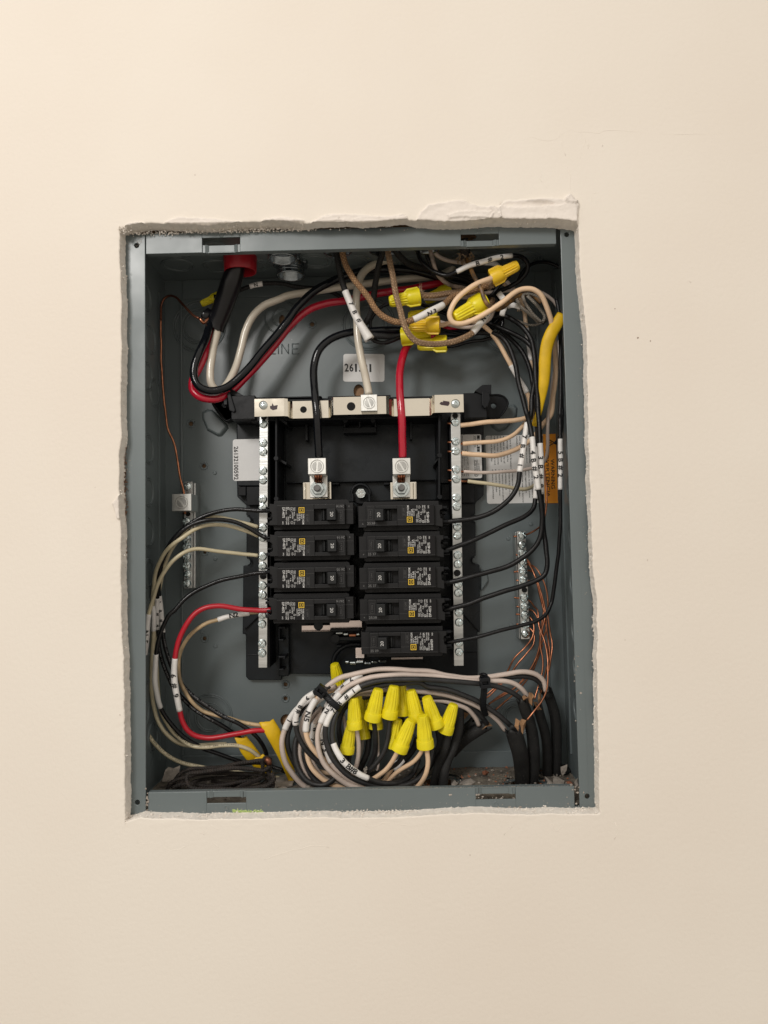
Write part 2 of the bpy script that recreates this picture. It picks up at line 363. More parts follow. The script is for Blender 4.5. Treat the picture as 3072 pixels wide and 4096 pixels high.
# ================================================================== WALL with the hole cut for the box
OUT = [(479,914),(500,905),(530,897),(577,892),(686,894),(830,900),(900,892),(977,888),(1060,886),(1150,885),(1219,891),(1345,891),(1472,890),(1560,885),(1641,879),(1743,889),(1830,888),(1910,884),(1998,878),(2080,879),(2160,880),(2240,885),(2304,893),
       (2314,900),(2323,1105),(2335,1230),(2346,1337),(2349,1450),(2351,1580),(2355,1766),(2362,1960),(2368,2130),(2374,2276),(2388,2400),(2390,2700),(2393,2983),(2397,3120),(2400,3252),
       (2390,3257),(2200,3256),(2050,3258),(1900,3252),(1750,3260),(1600,3270),(1400,3272),(1200,3270),(1000,3277),(800,3279),(640,3274),(560,3272),(510,3288),(500,3291),
       (500,3097),(497,2900),(496,2717),(488,2528),(484,2400),(483,2250),(482,2086),(475,1960),(475,1833),(486,1749),(482,1680),(486,1497),(485,1300),(484,1160),(477,1016),(478,950)]
def densify(pl, step):
    out = []
    for i in range(len(pl)):
        a = np.array(pl[i], float); b = np.array(pl[(i + 1) % len(pl)], float); n = max(1, int(np.linalg.norm(b - a) / step))
        for k in range(n): out.append(a + (b - a) * k / n)
    return np.array(out)
op = densify(OUT, 4.0); NO = len(op)
for i in range(NO):
    x, y = op[i]; j = mnoise.noise(Vector((x * .012, y * .012, 0))) * 4 + mnoise.noise(Vector((x * .07, y * .07, 3))) * 2.2 + mnoise.noise(Vector((x * .3, y * .3, 6))) * 1.0
    c = np.array([1440, 2085.]); q = op[i] - c; side = abs(q[0]) / 930 > abs(q[1]) / 1180
    op[i] += (np.array([np.sign(q[0]), 0]) if side else np.array([0, np.sign(q[1])])) * j
x0, x1, y0, y1 = 290., 2570., 690., 3460.
oq = np.zeros_like(op); c = np.array([1430., 2080.])
for i in range(NO):                                # push each outline point out to the outer rectangle
    x, y = op[i]
    d = [x - x0 if abs(x - 490) < 60 and 900 < y < 3300 else 1e9]
    q = op[i] - c; k = min(((x1 - c[0]) / q[0] if q[0] > 0 else (x0 - c[0]) / q[0]) if q[0] else 9e9, ((y1 - c[1]) / q[1] if q[1] > 0 else (y0 - c[1]) / q[1]) if q[1] else 9e9)
    oq[i] = c + q * k
for tgt in ((x0, y0), (x1, y0), (x1, y1), (x0, y1)):
    i = np.argmin(np.linalg.norm(oq - np.array(tgt), axis=1)); oq[i] = tgt
NR = 46; s = (np.arange(NR) / (NR - 1)) ** 1.15
G_ = op[None] * (1 - s[:, None, None]) + oq[None] * s[:, None, None]      # NR x NO x 2 pixels
X = G_[..., 0]; Y = G_[..., 1]
def polymask(X, Y, pl, soft):
    ins = np.zeros(X.shape, bool); dist = np.full(X.shape, 1e9); n = len(pl)
    for i in range(n):
        xa, ya = pl[i]; xb, yb = pl[(i + 1) % n]
        cnd = ((ya > Y) != (yb > Y)) & (X < (xb - xa) * (Y - ya) / (yb - ya + 1e-9) + xa); ins ^= cnd
        dx, dy = xb - xa, yb - ya; t = np.clip(((X - xa) * dx + (Y - ya) * dy) / (dx * dx + dy * dy + 1e-9), 0, 1)
        dist = np.minimum(dist, np.hypot(X - xa - t * dx, Y - ya - t * dy))
    u = np.clip(dist / soft, 0, 1); return np.where(ins, u * u * (3 - 2 * u), 0), np.where(ins, dist, 0)
def O_(l): return [src('O', a, b) for a, b in l]
def Np(l): return [src('N', a, b) for a, b in l]
def rough(pl, amp=3, step=9):
    q = densify(pl, step); return [(a + amp * mnoise.noise(Vector((a * .09, b * .09, 1))), b + amp * mnoise.noise(Vector((a * .09, b * .09, 8)))) for a, b in q]
SM = [ # (outline, height mm, soft px)
 (O_([(-90,290),(-40,180),(0,155),(20,125),(110,110),(270,84),(340,95),(405,125),(470,140),(560,140),(600,150),(640,250),(640,300),(-90,310)]), 1.5, 6),
 (O_([(600,150),(640,95),(700,85),(860,78),(980,70),(1060,72),(1150,80),(1190,40),(1215,45),(1240,90),(1280,100),(1262,290),(620,290)]), 1.9, 7),
 (O_([(185,215),(260,190),(350,180),(460,185),(500,190),(540,185),(568,205),(545,250),(300,240),(190,250)]), .9, 3),
 (O_([(180,300),(620,300),(640,240),(620,150),(520,130),(560,190),(540,240),(400,255)]), .7, 4),
 (O_([(995,140),(1110,140),(1160,120),(1250,125),(1262,285),(1010,270)]), .8, 3),
 (O_([(1170,120),(1150,75),(1185,40),(1230,60),(1275,105),(1240,125)]), 1.2, 3),
 (O_([(640,95),(760,80),(900,95),(1020,100),(1100,125),(1040,140),(880,150),(740,158),(660,150),(610,120)]), -1.9, 4),
 (Np([(-40,290),(0,265),(120,242),(260,240),(340,262),(440,280),(460,300),(-30,310)]), .9, 4),
 (Np([(0,285),(120,262),(280,262),(380,290),(380,310),(0,310)]), .5, 2),
 (Np([(510,300),(600,260),(640,235),(720,212),(900,210),(1080,220),(1250,235),(1400,232),(1520,210),(1580,240),(1600,310),(510,325)]), 1.2, 5),
 (Np([(560,300),(640,255),(760,232),(830,240),(820,280),(900,290),(560,320)]), .6, 2),
 (Np([(960,275),(1100,240),(1400,255),(1560,240),(1590,300),(1000,315)]), .5, 3),
 ([src('M', a, b) for a, b in [(530,262),(620,210),(700,190),(880,196),(1080,205),(1250,225),(1420,240),(1350,262),(600,275)]], 1.0, 4),
 ([src('M', a, b) for a, b in [(95,300),(140,260),(215,255),(240,248),(330,255),(330,310),(200,320),(120,330)]], 1.3, 3),
 ([(450,2015),(462,2000),(478,1978),(490,1990),(490,2080),(470,2078),(462,2050)], 1.4, 3),
]
H = np.zeros(X.shape)
for pl, h, sf in SM:
    mk, dd = polymask(X, Y, rough(pl), sf); H += 1.25 * h * mk
    H += abs(h) * .6 * mk * np.exp(-dd / 9.)
tex = np.zeros(X.shape); it = np.ndindex(X.shape)
for i, j in it:
    if H[i, j] != 0 or s[i] < .3: tex[i, j] = mnoise.noise(Vector((X[i, j] * .02, Y[i, j] * .045, 2))) * .45 + mnoise.noise(Vector((X[i, j] * .1, Y[i, j] * .12, 5))) * .2
fall = np.clip(1 - s[:, None] / .3, 0, 1)
H += tex * np.where(np.abs(H) > .05, 1.0, fall * .35)
# rounded, slightly crumbled lip right at the cut edge
H -= np.where(np.arange(NR)[:, None] == 0, .55, 0)
H[-2:] = 0; H[-1] = 0
v = []
for i in range(NR):
    for j in range(NO): q = P(X[i, j], Y[i, j], 0); v.append((q.x, -H[i, j] / 1000, q.z))
f = [(i * NO + j, (i + 1) * NO + j, (i + 1) * NO + (j + 1) % NO, i * NO + (j + 1) % NO) for i in range(NR - 1) for j in range(NO)]
wallmb = MB().add(v, f)
# the rest of the wall: the outer ring pushed on outward to 2.6 m
prev = (NR - 1) * NO; cx0 = P(c[0], c[1], 0)
for kk in (1.25, 1.7, 2.6, 4.2):
    nb = len(wallmb.v)
    for j in range(NO):
        q = P(X[-1, j], Y[-1, j], 0); wallmb.v.append((cx0.x + (q.x - cx0.x) * kk, 0, cx0.z + (q.z - cx0.z) * kk)); wallmb.uv.append((0, 0))
    wallmb.f += [(prev + j, nb + j, nb + (j + 1) % NO, prev + (j + 1) % NO) for j in range(NO)]; prev = nb
wall = wallmb.build('wall', M['wall'], smooth=True); wall.data.materials.append(M['compound'])
HA = np.abs(H - tex * 0) > .28
fm = np.zeros(len(wallmb.f), int); k_ = 0
for i in range(NR - 1):
    for j in range(NO):
        if HA[i, j] and HA[i + 1, j]: fm[k_] = 1
        k_ += 1
wall.data.polygons.foreach_set('material_index', fm)
tag(wall, 'cream painted wall around the open box', kind='structure')
# raw cut edge of the plasterboard
rv = []; K = 7
DEPS = [.0124 - (.0052 * max(0, min(1, (x - 1180) / 120, (1680 - x) / 60)) if y < 1000 else 0) + .0009 * mnoise.noise(Vector((x * .03, y * .03, 9))) * (1 if y < 1000 else 0) - (.0045 * max(0, min(1, (y - 1250) / 200, (3000 - y) / 200)) * (.6 + .6 * mnoise.noise(Vector((x * .01, y * .01, 4)))) if x > 2280 else 0) for x, y in op]
for k in range(K):
    dep = .0124 * k / (K - 1)
    for j in range(NO):
        q = P(op[j][0], op[j][1], 0); x, y = op[j]; dep = DEPS[j] * k / (K - 1); a = mnoise.noise(Vector((x * .06, y * .06, k * .6))) * .0003 + mnoise.noise(Vector((x * .25, y * .25, k * 1.7))) * .00022
        if k == 0: a = 0
        side = abs(q.x - 0) / 181 > abs(q.z) / 228
        dx = -np.sign(q.x) * (a + .00006 * k) if side else 0; dz = -np.sign(q.z) * (a + .0001 * k) if not side else 0
        rv.append((q.x + dx, (-H[0, j] / 1000 if k == 0 else dep), q.z + dz))
rf = [(k * NO + j, k * NO + (j + 1) % NO, (k + 1) * NO + (j + 1) % NO, (k + 1) * NO + j) for k in range(K - 1) for j in range(NO)]
mobj('plaster_edge', rv, rf, M['plaster'], wall, True)
# crumbs of plaster hanging on the cut edge and the box rim
def crumbs(name, pts, lo, hi, mt, parent=None, flat=1.0):
    mb = MB()
    for q in pts:
        r = random.uniform(lo, hi); vs = []
        for a in ((1, 0, 0), (-1, 0, 0), (0, 1, 0), (0, -1, 0), (0, 0, 1), (0, 0, -1)):
            s_ = r * random.uniform(.5, 1.3); vs.append((q[0] + a[0] * s_, q[1] + a[1] * s_ * flat, q[2] + a[2] * s_ * .9))
        mb.add(vs, [(0, 2, 4), (2, 1, 4), (1, 3, 4), (3, 0, 4), (2, 0, 5), (1, 2, 5), (3, 1, 5), (0, 3, 5)])
    o = mb.build(name, mt, parent); o['kind'] = 'stuff'; return o
cp = []
for _ in range(1500):
    j = random.randrange(NO); q = P(op[j][0], op[j][1], 0)
    if op[j][1] > 3200 or random.random() < .45: cp.append((q.x * .999 + random.gauss(0, .0006), random.uniform(.001, .0125), q.z * .999 + random.gauss(0, .0006)))
for _ in range(1700):
    cx_ = random.choice((-.165, -.11, -.06, -.03, .0, .02, .05, .10, .135, .165)) + random.gauss(0, .012); cp.append((max(-.18, min(.182, cx_)), random.uniform(.006, .0135), -.2285 + random.gauss(0, .0006)))
for _ in range(600): cp.append((random.uniform(-.178, -.03), random.uniform(.007, .012), .2283 + random.gauss(0, .0007)))
for _ in range(300): cp.append((.1825 + random.gauss(0, .0007), random.uniform(.006, .013), random.choice((random.uniform(-.22, -.02), random.gauss(-.1, .02)))))
for _ in range(90): cp.append((-.179 + random.gauss(0, .0016), random.uniform(-.0008, .004), .2275 + random.gauss(0, .0014)))
for _ in range(120): cp.append((-.1775 + random.gauss(0, .0014), random.uniform(-.0005, .01), -.2300 + random.gauss(0, .0016)))
crumbs('plaster_crumbs', cp, .0002, .0009, M['plaster'], wall)
gp = [(q.x + random.gauss(0, .0006), .0118, q.z + random.gauss(0, .0005)) for q in [P(random.uniform(800, 980), 143 + random.gauss(0, 2), 12, 'T') for _ in range(160)]]
crumbs('green_residue', gp, .0002, .0008, mat('green_putty', (.48, .60, .22), .8), wall)

RL = [('Q', [(100,285),(185,265),(215,235),(260,225),(330,240),(400,235),(430,210),(490,175),(510,180),(540,190),(600,190),(660,195),(710,180),(1000,200),(1659,205)]), ('Q', [(510,180),(555,195),(572,240),(555,300),(545,370),(525,430)]), ('Q', [(470,400),(490,460),(490,540),(515,590)]),
  ('Q', [(290,425),(320,440),(310,470),(335,490),(350,520),(375,430)]), ('Q', [(440,230),(445,290),(465,330)]), ('Q', [(615,625),(610,590),(625,555),(650,550),(655,580),(640,620),(615,630)]), ('Q', [(590,290),(605,275),(600,265),(592,275)]), ('Q', [(675,258),(683,270),(676,276)]), ('Q', [(1180,1070),(1200,1080),(1190,1065)]),
  ('T', [(640,195),(710,253),(740,235),(940,228),(1100,210)]), ('T', [(225,240),(232,290),(230,330),(360,345),(430,382),(500,360),(540,340),(600,325),(680,335),(718,360),(715,385),(620,410),(545,420)]), ('T', [(1540,310),(1575,305),(1560,330),(1538,320),(1540,308)]), ('T', [(990,433),(1140,385),(1320,352),(1380,360)]), ('T', [(335,283),(348,276),(360,286),(345,290),(334,283)]), ('T', [(610,275),(630,265),(645,272),(625,284)]),
  ('U', [(0,180),(60,195),(110,220),(200,197),(280,200),(360,212),(430,165)]), ('U', [(1080,215),(1120,195),(1130,235),(1155,238),(1165,215),(1230,190),(1310,150)]), ('U', [(850,265),(880,232),(900,215),(875,222)]), ('U', [(1470,195),(1485,250),(1460,285)])]
for r_, l_ in RL:
    p_, _ = catmull([P(x, y, .12, r_) for x, y in l_], .003); p_ = [q + np.array([random.gauss(0, .00035), 0, random.gauss(0, .00035)]) for q in p_]
    long_ = len(l_) > 4
    MB().tube(p_, .00025, 6, taper=[.4, 1, .7, 1.1, .6, 1, .5, .2] if long_ else None).build('plaster_ridge', M['wall'], wall, True)
for lab_, x_, y_, r_ in (('a', 2552, 1352, .0011), ('b', 2602, 1364, .0009), ('c', 2352, 1690, .0006), ('d', 2460, 1235, .0006), ('e', 2590, 2240, .0005), ('f', 480, 2860, .0006), ('g', 1880, 3420, .0006), ('h', 780, 700, .0005), ('i', 2500, 2560, .0004), ('j', 380, 1950, .0004)):
    q = P(x_, y_, -.05); MB().add([(q.x + r_ * random.uniform(.35, .8) * math.cos(a), -.00012, q.z + r_ * random.uniform(.35, .8) * math.sin(a)) for a in [k * .785 for k in range(8)]], [tuple(range(8))]).build('nick', mat('nick', (.22, .13, .09), .9), wall)
bk = MB().box(-1.3, 1.3, .112, .13, -1.3, 1.3).build('wall_cavity', M['cavity']); tag(bk, 'dark timber cavity behind the box', kind='structure')
# ================================================================== BOX
box = empty('electrical_box', (0, .107, -.2275), 'open grey steel electrical box set into the cream wall', 'electrical box')
XW, ZW = .181, .2275; YF, YB = .012, .107; TH = .0015
def plate(outer, holes, place, thick, name, mt, parent, bevel=0):
    """sheet with real holes: outer and holes are 2D loops, place(u,v,t) -> 3D where t is 0 front or 1 back"""
    bm = bmesh.new(); loops = []
    for L_ in [outer] + holes:
        vs = [bm.verts.new(place(u, v_, 0)) for u, v_ in L_]; es = [bm.edges.new((vs[i], vs[(i + 1) % len(vs)])) for i in range(len(vs))]; loops.append((vs, es))
    bmesh.ops.triangle_fill(bm, use_beauty=True, use_dissolve=False, edges=[e for l in loops for e in l[1]])
    fr = list(bm.faces); mp = {}
    for l, L_ in zip(loops, [outer] + holes):
        for vv, (u, w_) in zip(l[0], L_): mp[vv] = bm.verts.new(place(u, w_, 1))
    for f_ in fr: bm.faces.new([mp[q] for q in reversed(f_.verts)])
    for vs, es in loops:
        for i in range(len(vs)): a, b = vs[i], vs[(i + 1) % len(vs)]; bm.faces.new([a, b, mp[b], mp[a]])
    bmesh.ops.recalc_face_normals(bm, faces=bm.faces); me = bpy.data.meshes.new(name); bm.to_mesh(me); bm.free()
    me.materials.append(mt); o = bpy.data.objects.new(name, me); SC.collection.objects.link(o); reg(o); setp(o, parent)
    if bevel: b = o.modifiers.new('bevel', 'BEVEL'); b.width = bevel; b.segments = 2; b.limit_method = 'ANGLE'
    return o
def circ(cx, cz, r, n=20, sq=1.): return [(cx + r * math.cos(2 * math.pi * i / n), cz + sq * r * math.sin(2 * math.pi * i / n)) for i in range(n)]
def bp(r, x, y): q = P(x, y, 107, r); return q.x, q.z
def rr(r, px): return px / REG[r][2] * (536 + 107) / FOC / 1000
# back panel with its screw holes
HB = [('D', 743, 272, 22), ('D', 867, 672, 20), ('G', 873, 413, 18), ('B', 470, 1225, 22), ('H', 218, 848, 20), ('H', 218, 980, 20), ('D', 875, 1490, 16)]
holes = [circ(*bp(a, b, c), rr(a, d)) for a, b, c, d in HB] + [circ(*bp('G', 1650, 1190), rr('G', 58), 28)]
holes.append(circ(*bp('B', 912, 1860), rr('B', 50), 24, 1.35)); holes.append(circ(*bp('B', 185, 1190), rr('B', 30), 16, 1.9))
rect = [(-XW + .0, -ZW), (XW, -ZW), (XW, ZW), (-XW, ZW)]
plate(rect, holes, lambda u, v_, t: (u, YB + t * TH, v_), TH, 'back_panel', M['grey'], box)
for i, (a, b, c, d) in enumerate(HB):
    x, z = bp(a, b, c); MB().ring((x, YB, z), rr(a, d) + .0012, .0008, n=24).build('hole_flange', M['grey'], box, True)
# side, top and bottom walls
TOPH = [('M', 1210, 590)]
def sheet(name, a, b, c, d_): return MB().add([a, b, c, d_], [(0, 1, 2, 3)])
lw = MB().box(-XW - TH, -XW, YF, YB + TH, -ZW - TH, ZW + TH).build('side_wall', M['grey'], box)
rw = MB().box(XW, XW + TH, YF, YB + TH, -ZW - TH, ZW + TH).build('side_wall', M['grey'], box)
# bottom wall with entry holes for the black cables
def fl(r, x, y): q = PA(x, y, 2, -ZW, r); return q.x, q.y
bh = [circ(*fl('I', 985, 1645), .0185, 28), circ(*fl('I', 1185, 1515), .0165, 28)]
bh.append(circ(fl('I', 230, 1650)[0], .070, .017, 28)); bh.append(circ(-.07, .085, .011, 24))
plate([(-XW, YF), (XW, YF), (XW, YB), (-XW, YB)], bh, lambda u, v_, t: (u, v_, -ZW - t * TH), TH, 'bottom_wall', M['grey'], box)
def cl(r, x, y): q = PA(x, y, 2, ZW, r); return q.x, q.y
tops = {'red': cl('M', 1370, 590)}
0 and print('top pts', [tuple(round(w_ * 1000) for w_ in cl(*q)) for q in [('M', 1370, 590), ('N', 160, 590), ('N', 270, 740), ('N', 800, 600), ('N', 1370, 600), ('O', 100, 470), ('O', 330, 470)]])
th = [circ(-.0992, .0575, .0125, 28), circ(-.0600, .042, .0108, 24), circ(-.0575, .071, .0108, 24), circ(-.013, .042, .0115, 24), circ(.026, .040, .0125, 24), circ(.062, .04, .011, 24), circ(.094, .032, .009, 20)]
plate([(-XW, YF), (XW, YF), (XW, YB), (-XW, YB)], th, lambda u, v_, t: (u, v_, ZW + t * TH), TH, 'top_wall', M['grey'], box)
# bent-over front rim
def hole(r, x, y, px=10): q = P(x, y, 12, r); return circ(q.x, q.z, px * .000196, 18)
def rimplate(x0_, x1_, z0_, z1_, hs): return plate([(x0_, z0_), (x1_, z0_), (x1_, z1_), (x0_, z1_)], hs, lambda u, v_, t: (u, YF - .0004 + t * TH, v_), TH, 'rim_flange', M['grey'], box, .0004)
xi = .1658
rimplate(-XW - TH, -xi, -ZW - TH, ZW, [hole('A', 230, 480), hole('G', 237, 1965)])
rimplate(xi + .0012, XW + TH, -ZW - TH, ZW, [hole('C', 1328, 342), hole('I', 1505, 1733)])
def slotflange(zo, zi, sl, sgn, xa, xb, name='rim_flange'):
    """top or bottom flange with the slots and pressed-back tabs; zo outer, zi inner edge"""
    mb = MB(); y = YF - .0002; cur = xa; lo, hi = sorted((zi, zo))
    for (r, sx0, sx1, sy0, sy1) in sl:
        a = P(sx0, sy0, 12, r); b = P(sx1, sy1, 12, r); s0, s1 = a.x, b.x; za, zb = max(a.z, b.z), min(a.z, b.z)
        mb.box(cur, s0, y, y + TH, lo, hi)
        if sgn > 0: mb.box(s0, s1, y, y + TH, za, hi)
        else: mb.box(s0, s1, y, y + TH, lo, zb)
        w_ = (s1 - s0) * .16
        t0, t1 = (lo, zb) if sgn > 0 else (za, hi)
        mb.box(s0, s0 + w_ * .5, y + .0008, y + .0008 + TH, t0, t1 ); mb.box(s1 - w_ * .5, s1, y + .0008, y + .0008 + TH, t0, t1)
        mb.add([(s0 + w_ * .5, y, t0), (s0 + w_, y + .0018, t0), (s0 + w_, y + .0018, t1), (s0 + w_ * .5, y, t1)], [(0, 1, 2, 3)])
        mb.add([(s1 - w_, y + .0018, t0), (s1 - w_ * .5, y, t0), (s1 - w_ * .5, y, t1), (s1 - w_, y + .0018, t1)], [(0, 1, 2, 3)])
        mb.box(s0 + w_, s1 - w_, y + .0018, y + .0018 + TH, t0, t1)
        cx_ = (s0 + s1) / 2; zc = za + .0022 if sgn > 0 else zb - .0035
        mb.ring((cx_, y + .0002, zc), .0016, .0007, n=16); cur = s1
    mb.box(cur, xb, y, y + TH, lo, hi)
    mb.box(xa, xb, y + TH, y + .006, *( (lo, lo + .001) if sgn > 0 else (hi - .001, hi)))
    return mb.build(name, M['grey'], box, bevel=.0003)
slotflange(ZW + .0006, .2122, [('A', 850, 1210, 408, 463), ('C', 415, 745, 340, 382)], 1, -xi + .0006, .1635)
slotflange(-ZW - TH, -.2120, [('G', 893, 1268, 1925, 1970), ('I', 545, 890, 1722, 1758)], -1, -xi + .0018, .1632)
# folded joints along the back corners, embossed knockouts
MB().box(-XW, -XW + .0012, .0885, .0897, -.21, .21).build('folded_seam', M['grey'], box)
MB().box(XW - .0012, XW, .0885, .0897, -.21, .21).build('folded_seam', M['grey'], box)
MB().box(-.164, .165, YB - .0016, YB, .2095, .2275).build('corner_flange', M['grey'], box, bevel=.0006)
MB().box(-.166, .168, YB - .0016, YB, -.2275, -.2115).build('corner_flange', M['grey'], box, bevel=.0006)
for x in (-.1655, .1665): MB().box(x - .0011, x + .0011, YB - .002, YB, -.2115, .2085).build('corner_rib', M['grey'], box, bevel=.0007)
def ko(axis, c, radii, a0=0, a1=2 * math.pi):
    mb = MB()
    for R_ in radii: mb.ring(c, R_, .00085, axis, n=44, k=6, a0=a0, a1=a1)
    mb.build('knockout', M['grey'], box, True)
for r, x, y, ra in [('A', 825, 1245, (.0245, .0225, .017, .0140)), ('B', 1005, 1225, (.0245, .0225, .0175, .0140)), ('B', 180, 1160, (.0155, .0085)), ('C', 850, 1130, (.0260, .0240, .0170)),
                    ('G', 920, 1160, (.0205, .0190, .0130, .0115)), ('I', 890, 1050, (.0165, .0150, .0105, .0090)), ('H', 1500, 1150, (.018, .0105))]:
    x, z = bp(r, x, y); ko('y', (x, YB, z), ra)
for z, y in [(.193, .056), (.160, .068), (.125, .060), (.115, .078), (.02 + .042, .062), (.025, .062), (-.010, .062), (-.045, .062), (-.080, .062), (-.125, .062), (-.16, .05), (-.185, .072)]:
    ko('x', (-XW, y, z), (.0125, .0108)); 
for z, y in [(.18, .055), (.15, .072), (.095, .060), (.055, .060), (.02, .062), (-.02, .062), (-.06, .062), (-.10, .062), (-.13, .06), (-.165, .064)]:
    ko('x', (XW, y, z), (.0125, .0108))
for x, y in [(-.150, .042), (-.158, .071), (-.123, .076), (-.118, .040), (-.092, .075), (.0, .075), (.05, .08), (.10, .075), (.135, .045), (.15, .078), (-.035, .07), (.125, .08)]:
    ko('z', (x, y, ZW), (.0135, .0118) if x < -.1 else (.016, .014, .0105))
for x, y in [(-.13, .06), (-.05, .05), (.02, .06)]: ko('z', (x, y, -ZW), (.0135, .0118))
# pressed bosses and the embossed word
for r, x, y in [('D', 970, 740), ('D', 975, 1553), ('G', 975, 485), ('F', 1020, 1112), ('F', 825, 1237), ('I', 850, 258), ('I', 1030, 130), ('G', 848, 350)]:
    x, z = bp(r, x, y); mb = MB()
    for a, b, c_ in ((.0014, 0, 0),): mb.cyl((x, 0, z), .0014, YB - .0008, YB, 16, r2=.0021)
    mb.build('boss', M['grey'], box, bevel=.0003)
def emb(r, pts, h, name='pressed_pad'):
    w_ = [P(a, b, 107, r) for a, b in pts]; c_ = sum(w_, Vector()) / len(w_); n = len(w_)
    v_ = [(q.x, YB, q.z) for q in w_] + [(q.x + (c_.x - q.x) * .16, YB - h, q.z + (c_.z - q.z) * .16) for q in w_]
    mobj(name, v_, [tuple(range(n, 2 * n))] + [(i, (i + 1) % n, (i + 1) % n + n, i + n) for i in range(n)], M['grey'], box, bevel=.0012)
emb('D', [(850,160),(900,135),(950,140),(1100,290),(1100,320),(1040,395),(1000,395),(900,340),(850,220)], .0035)
emb('F', [(640,200),(820,90),(880,80),(905,110),(900,180),(800,300),(740,320),(690,290)], .0035)
emb('F', [(585,1490),(640,1530),(655,1600),(600,1680),(583,1690)], .004)
mb = MB()
def stroke(a, b): p = [P(*a, 106.6, 'B'), P(*b, 106.6, 'B')]; mb.tube([p[0] + Vector((0, .0003, 0)), (p[0] + p[1]) / 2 + Vector((0, .0003, 0)), p[1] + Vector((0, .0003, 0))], .00055, 6)
for a, b in [((70,1410),(70,1505)),((70,1505),(125,1505)),((150,1410),(150,1505)),((182,1505),(182,1410)),((182,1410),(245,1505)),((245,1505),(245,1410)),((282,1410),(282,1505)),((282,1410),(345,1410)),((282,1457),(335,1457)),((282,1505),(348,1505))]: stroke(a, b)
mb.build('embossed_lettering', M['grey'], box, True)
# white specks and scratches of paint on the rim
pts = []
for _ in range(70):
    q = random.choice([P(500 + random.gauss(0, 120), 1722, 11.5, 'I'), P(random.uniform(545, 890), 1745 + random.gauss(0, 10), 14, 'I'), P(840 + random.gauss(0, 90), 1835 + random.gauss(0, 6), 11.4, 'I'), P(1390 + random.gauss(0, 40), 1690 + random.gauss(0, 50), 11.4, 'I'), P(325 + random.gauss(0, 8), 1960 + random.gauss(0, 60), 11.4, 'G'), P(1420 + random.gauss(0, 20), 720 + random.gauss(0, 200), 11.4, 'I')]); pts.append(tuple(q))
crumbs('plaster_splash', pts, .0004, .0012, M['chip'], box, .3)
pts = []
for _ in range(260):
    k = random.random()
    if k < .4: z = random.uniform(-.227, .227); x = -.1805 + abs(random.gauss(0, .0022)); y = YF - .0005
    elif k < .6: z = random.uniform(-.227, .227); x = .1815 - abs(random.gauss(0, .0025)); y = YF - .0005
    elif k < .75: x = random.uniform(-.18, .16); z = .2272 - abs(random.gauss(0, .0016)); y = YF - .0003
    else: x = random.uniform(-.18, .17); z = -.2272 + abs(random.gauss(0, .003)); y = YF - .0003
    pts.append((x, y, z))
for _ in range(26): q = P(random.gauss(258, 22), random.gauss(455, 30), 11.4, 'A'); pts.append(tuple(q))
crumbs('paint_specks', pts, .00016, .00055, M['chip'], box, .25)
pts = []
for _ in range(420): pts.append((random.uniform(-.03, .16), YF - .0002, -.2118 + abs(random.gauss(0, .0002))))
crumbs('rim_dust', pts, .00012, .00032, M['chip'], box, .5)
# rust and gum along the outer left and right edges of the rim
pts = [];
for _ in range(520):
    z = random.uniform(-.06, .06); pts.append((-.1816 + random.gauss(0, .0006), random.uniform(.0095, .0125), z))
for _ in range(300):
    z = random.uniform(-.15, .08); pts.append((.1830 + random.gauss(0, .0006), random.uniform(.010, .0125), z))
crumbs('rusty_crust', pts, .0003, .0009, M['rust'], box)
# ------------------------------------------------------------------ stickers on the box
def sticker(name, r, x0_, y0_, x1_, y1_, d, mt, parent, rad=.0012, rot=0):
    xm, ym = (x0_ + x1_) / 2, (y0_ + y1_) / 2; a = Vector((P(x0_, ym, d, r).x, 0, P(xm, y1_, d, r).z)); b = Vector((P(x1_, ym, d, r).x, 0, P(xm, y0_, d, r).z)); pts = []
    for cx_, cz_, a0 in ((b.x - rad, b.z - rad, 0), (a.x + rad, b.z - rad, 90), (a.x + rad, a.z + rad, 180), (b.x - rad, a.z + rad, 270)):
        for k in range(6): g = math.radians(a0 + 18 * k); pts.append((cx_ + rad * math.cos(g), cz_ + rad * math.sin(g)))
    c_ = ((a.x + b.x) / 2, (a.z + b.z) / 2); g = math.radians(rot)
    pts = [(c_[0] + (x - c_[0]) * math.cos(g) - (z - c_[1]) * math.sin(g), c_[1] + (x - c_[0]) * math.sin(g) + (z - c_[1]) * math.cos(g)) for x, z in pts]
    mb = MB().prism(pts, d / 1000, d / 1000 + .00012); o = mb.build(name, mt, parent); return o
st = sticker('number_sticker', 'B', 765, 1507, 1157, 1770, 106.7, M['paper'], box, .0022, -1.6); tag(st, 'white sticker numbered 261321')
mb = MB()
for i, ch in enumerate('261321'): ptext(mb, ch, 'B', 778 + i * 45.5 + (8 if ch == '1' else 0), 1598 + i * 1.0, 778 + i * 45.5 + (39 if ch != '1' else 26), 1674 + i * 1.0, 106.55, 0, .02)
mb.build('lettering', M['ink'], st)
wl = sticker('warning_sticker', 'F', 635, 345, 1240, 932, 106.7, M['paper'], box, .002, .0); tag(wl, 'bilingual warning sticker with orange band')
mb = MB().pbox('F', 1132, 336, 1244, 932, 106.5, 106.65); ob_ = mb.build('orange_band', M['orange'], wl)
mb = MB(); ptext(mb, 'WARNING', 'F', 1192, 552, 1226, 808, 106.35, -90, .012); ptext(mb, 'ADVERTENCIA', 'F', 1150, 470, 1180, 880, 106.35, -90, .012)
t3 = [P(1232, 412, 106.35, 'F'), P(1150, 365, 106.35, 'F'), P(1150, 458, 106.35, 'F')]
c_ = sum(t3, Vector()) / 3
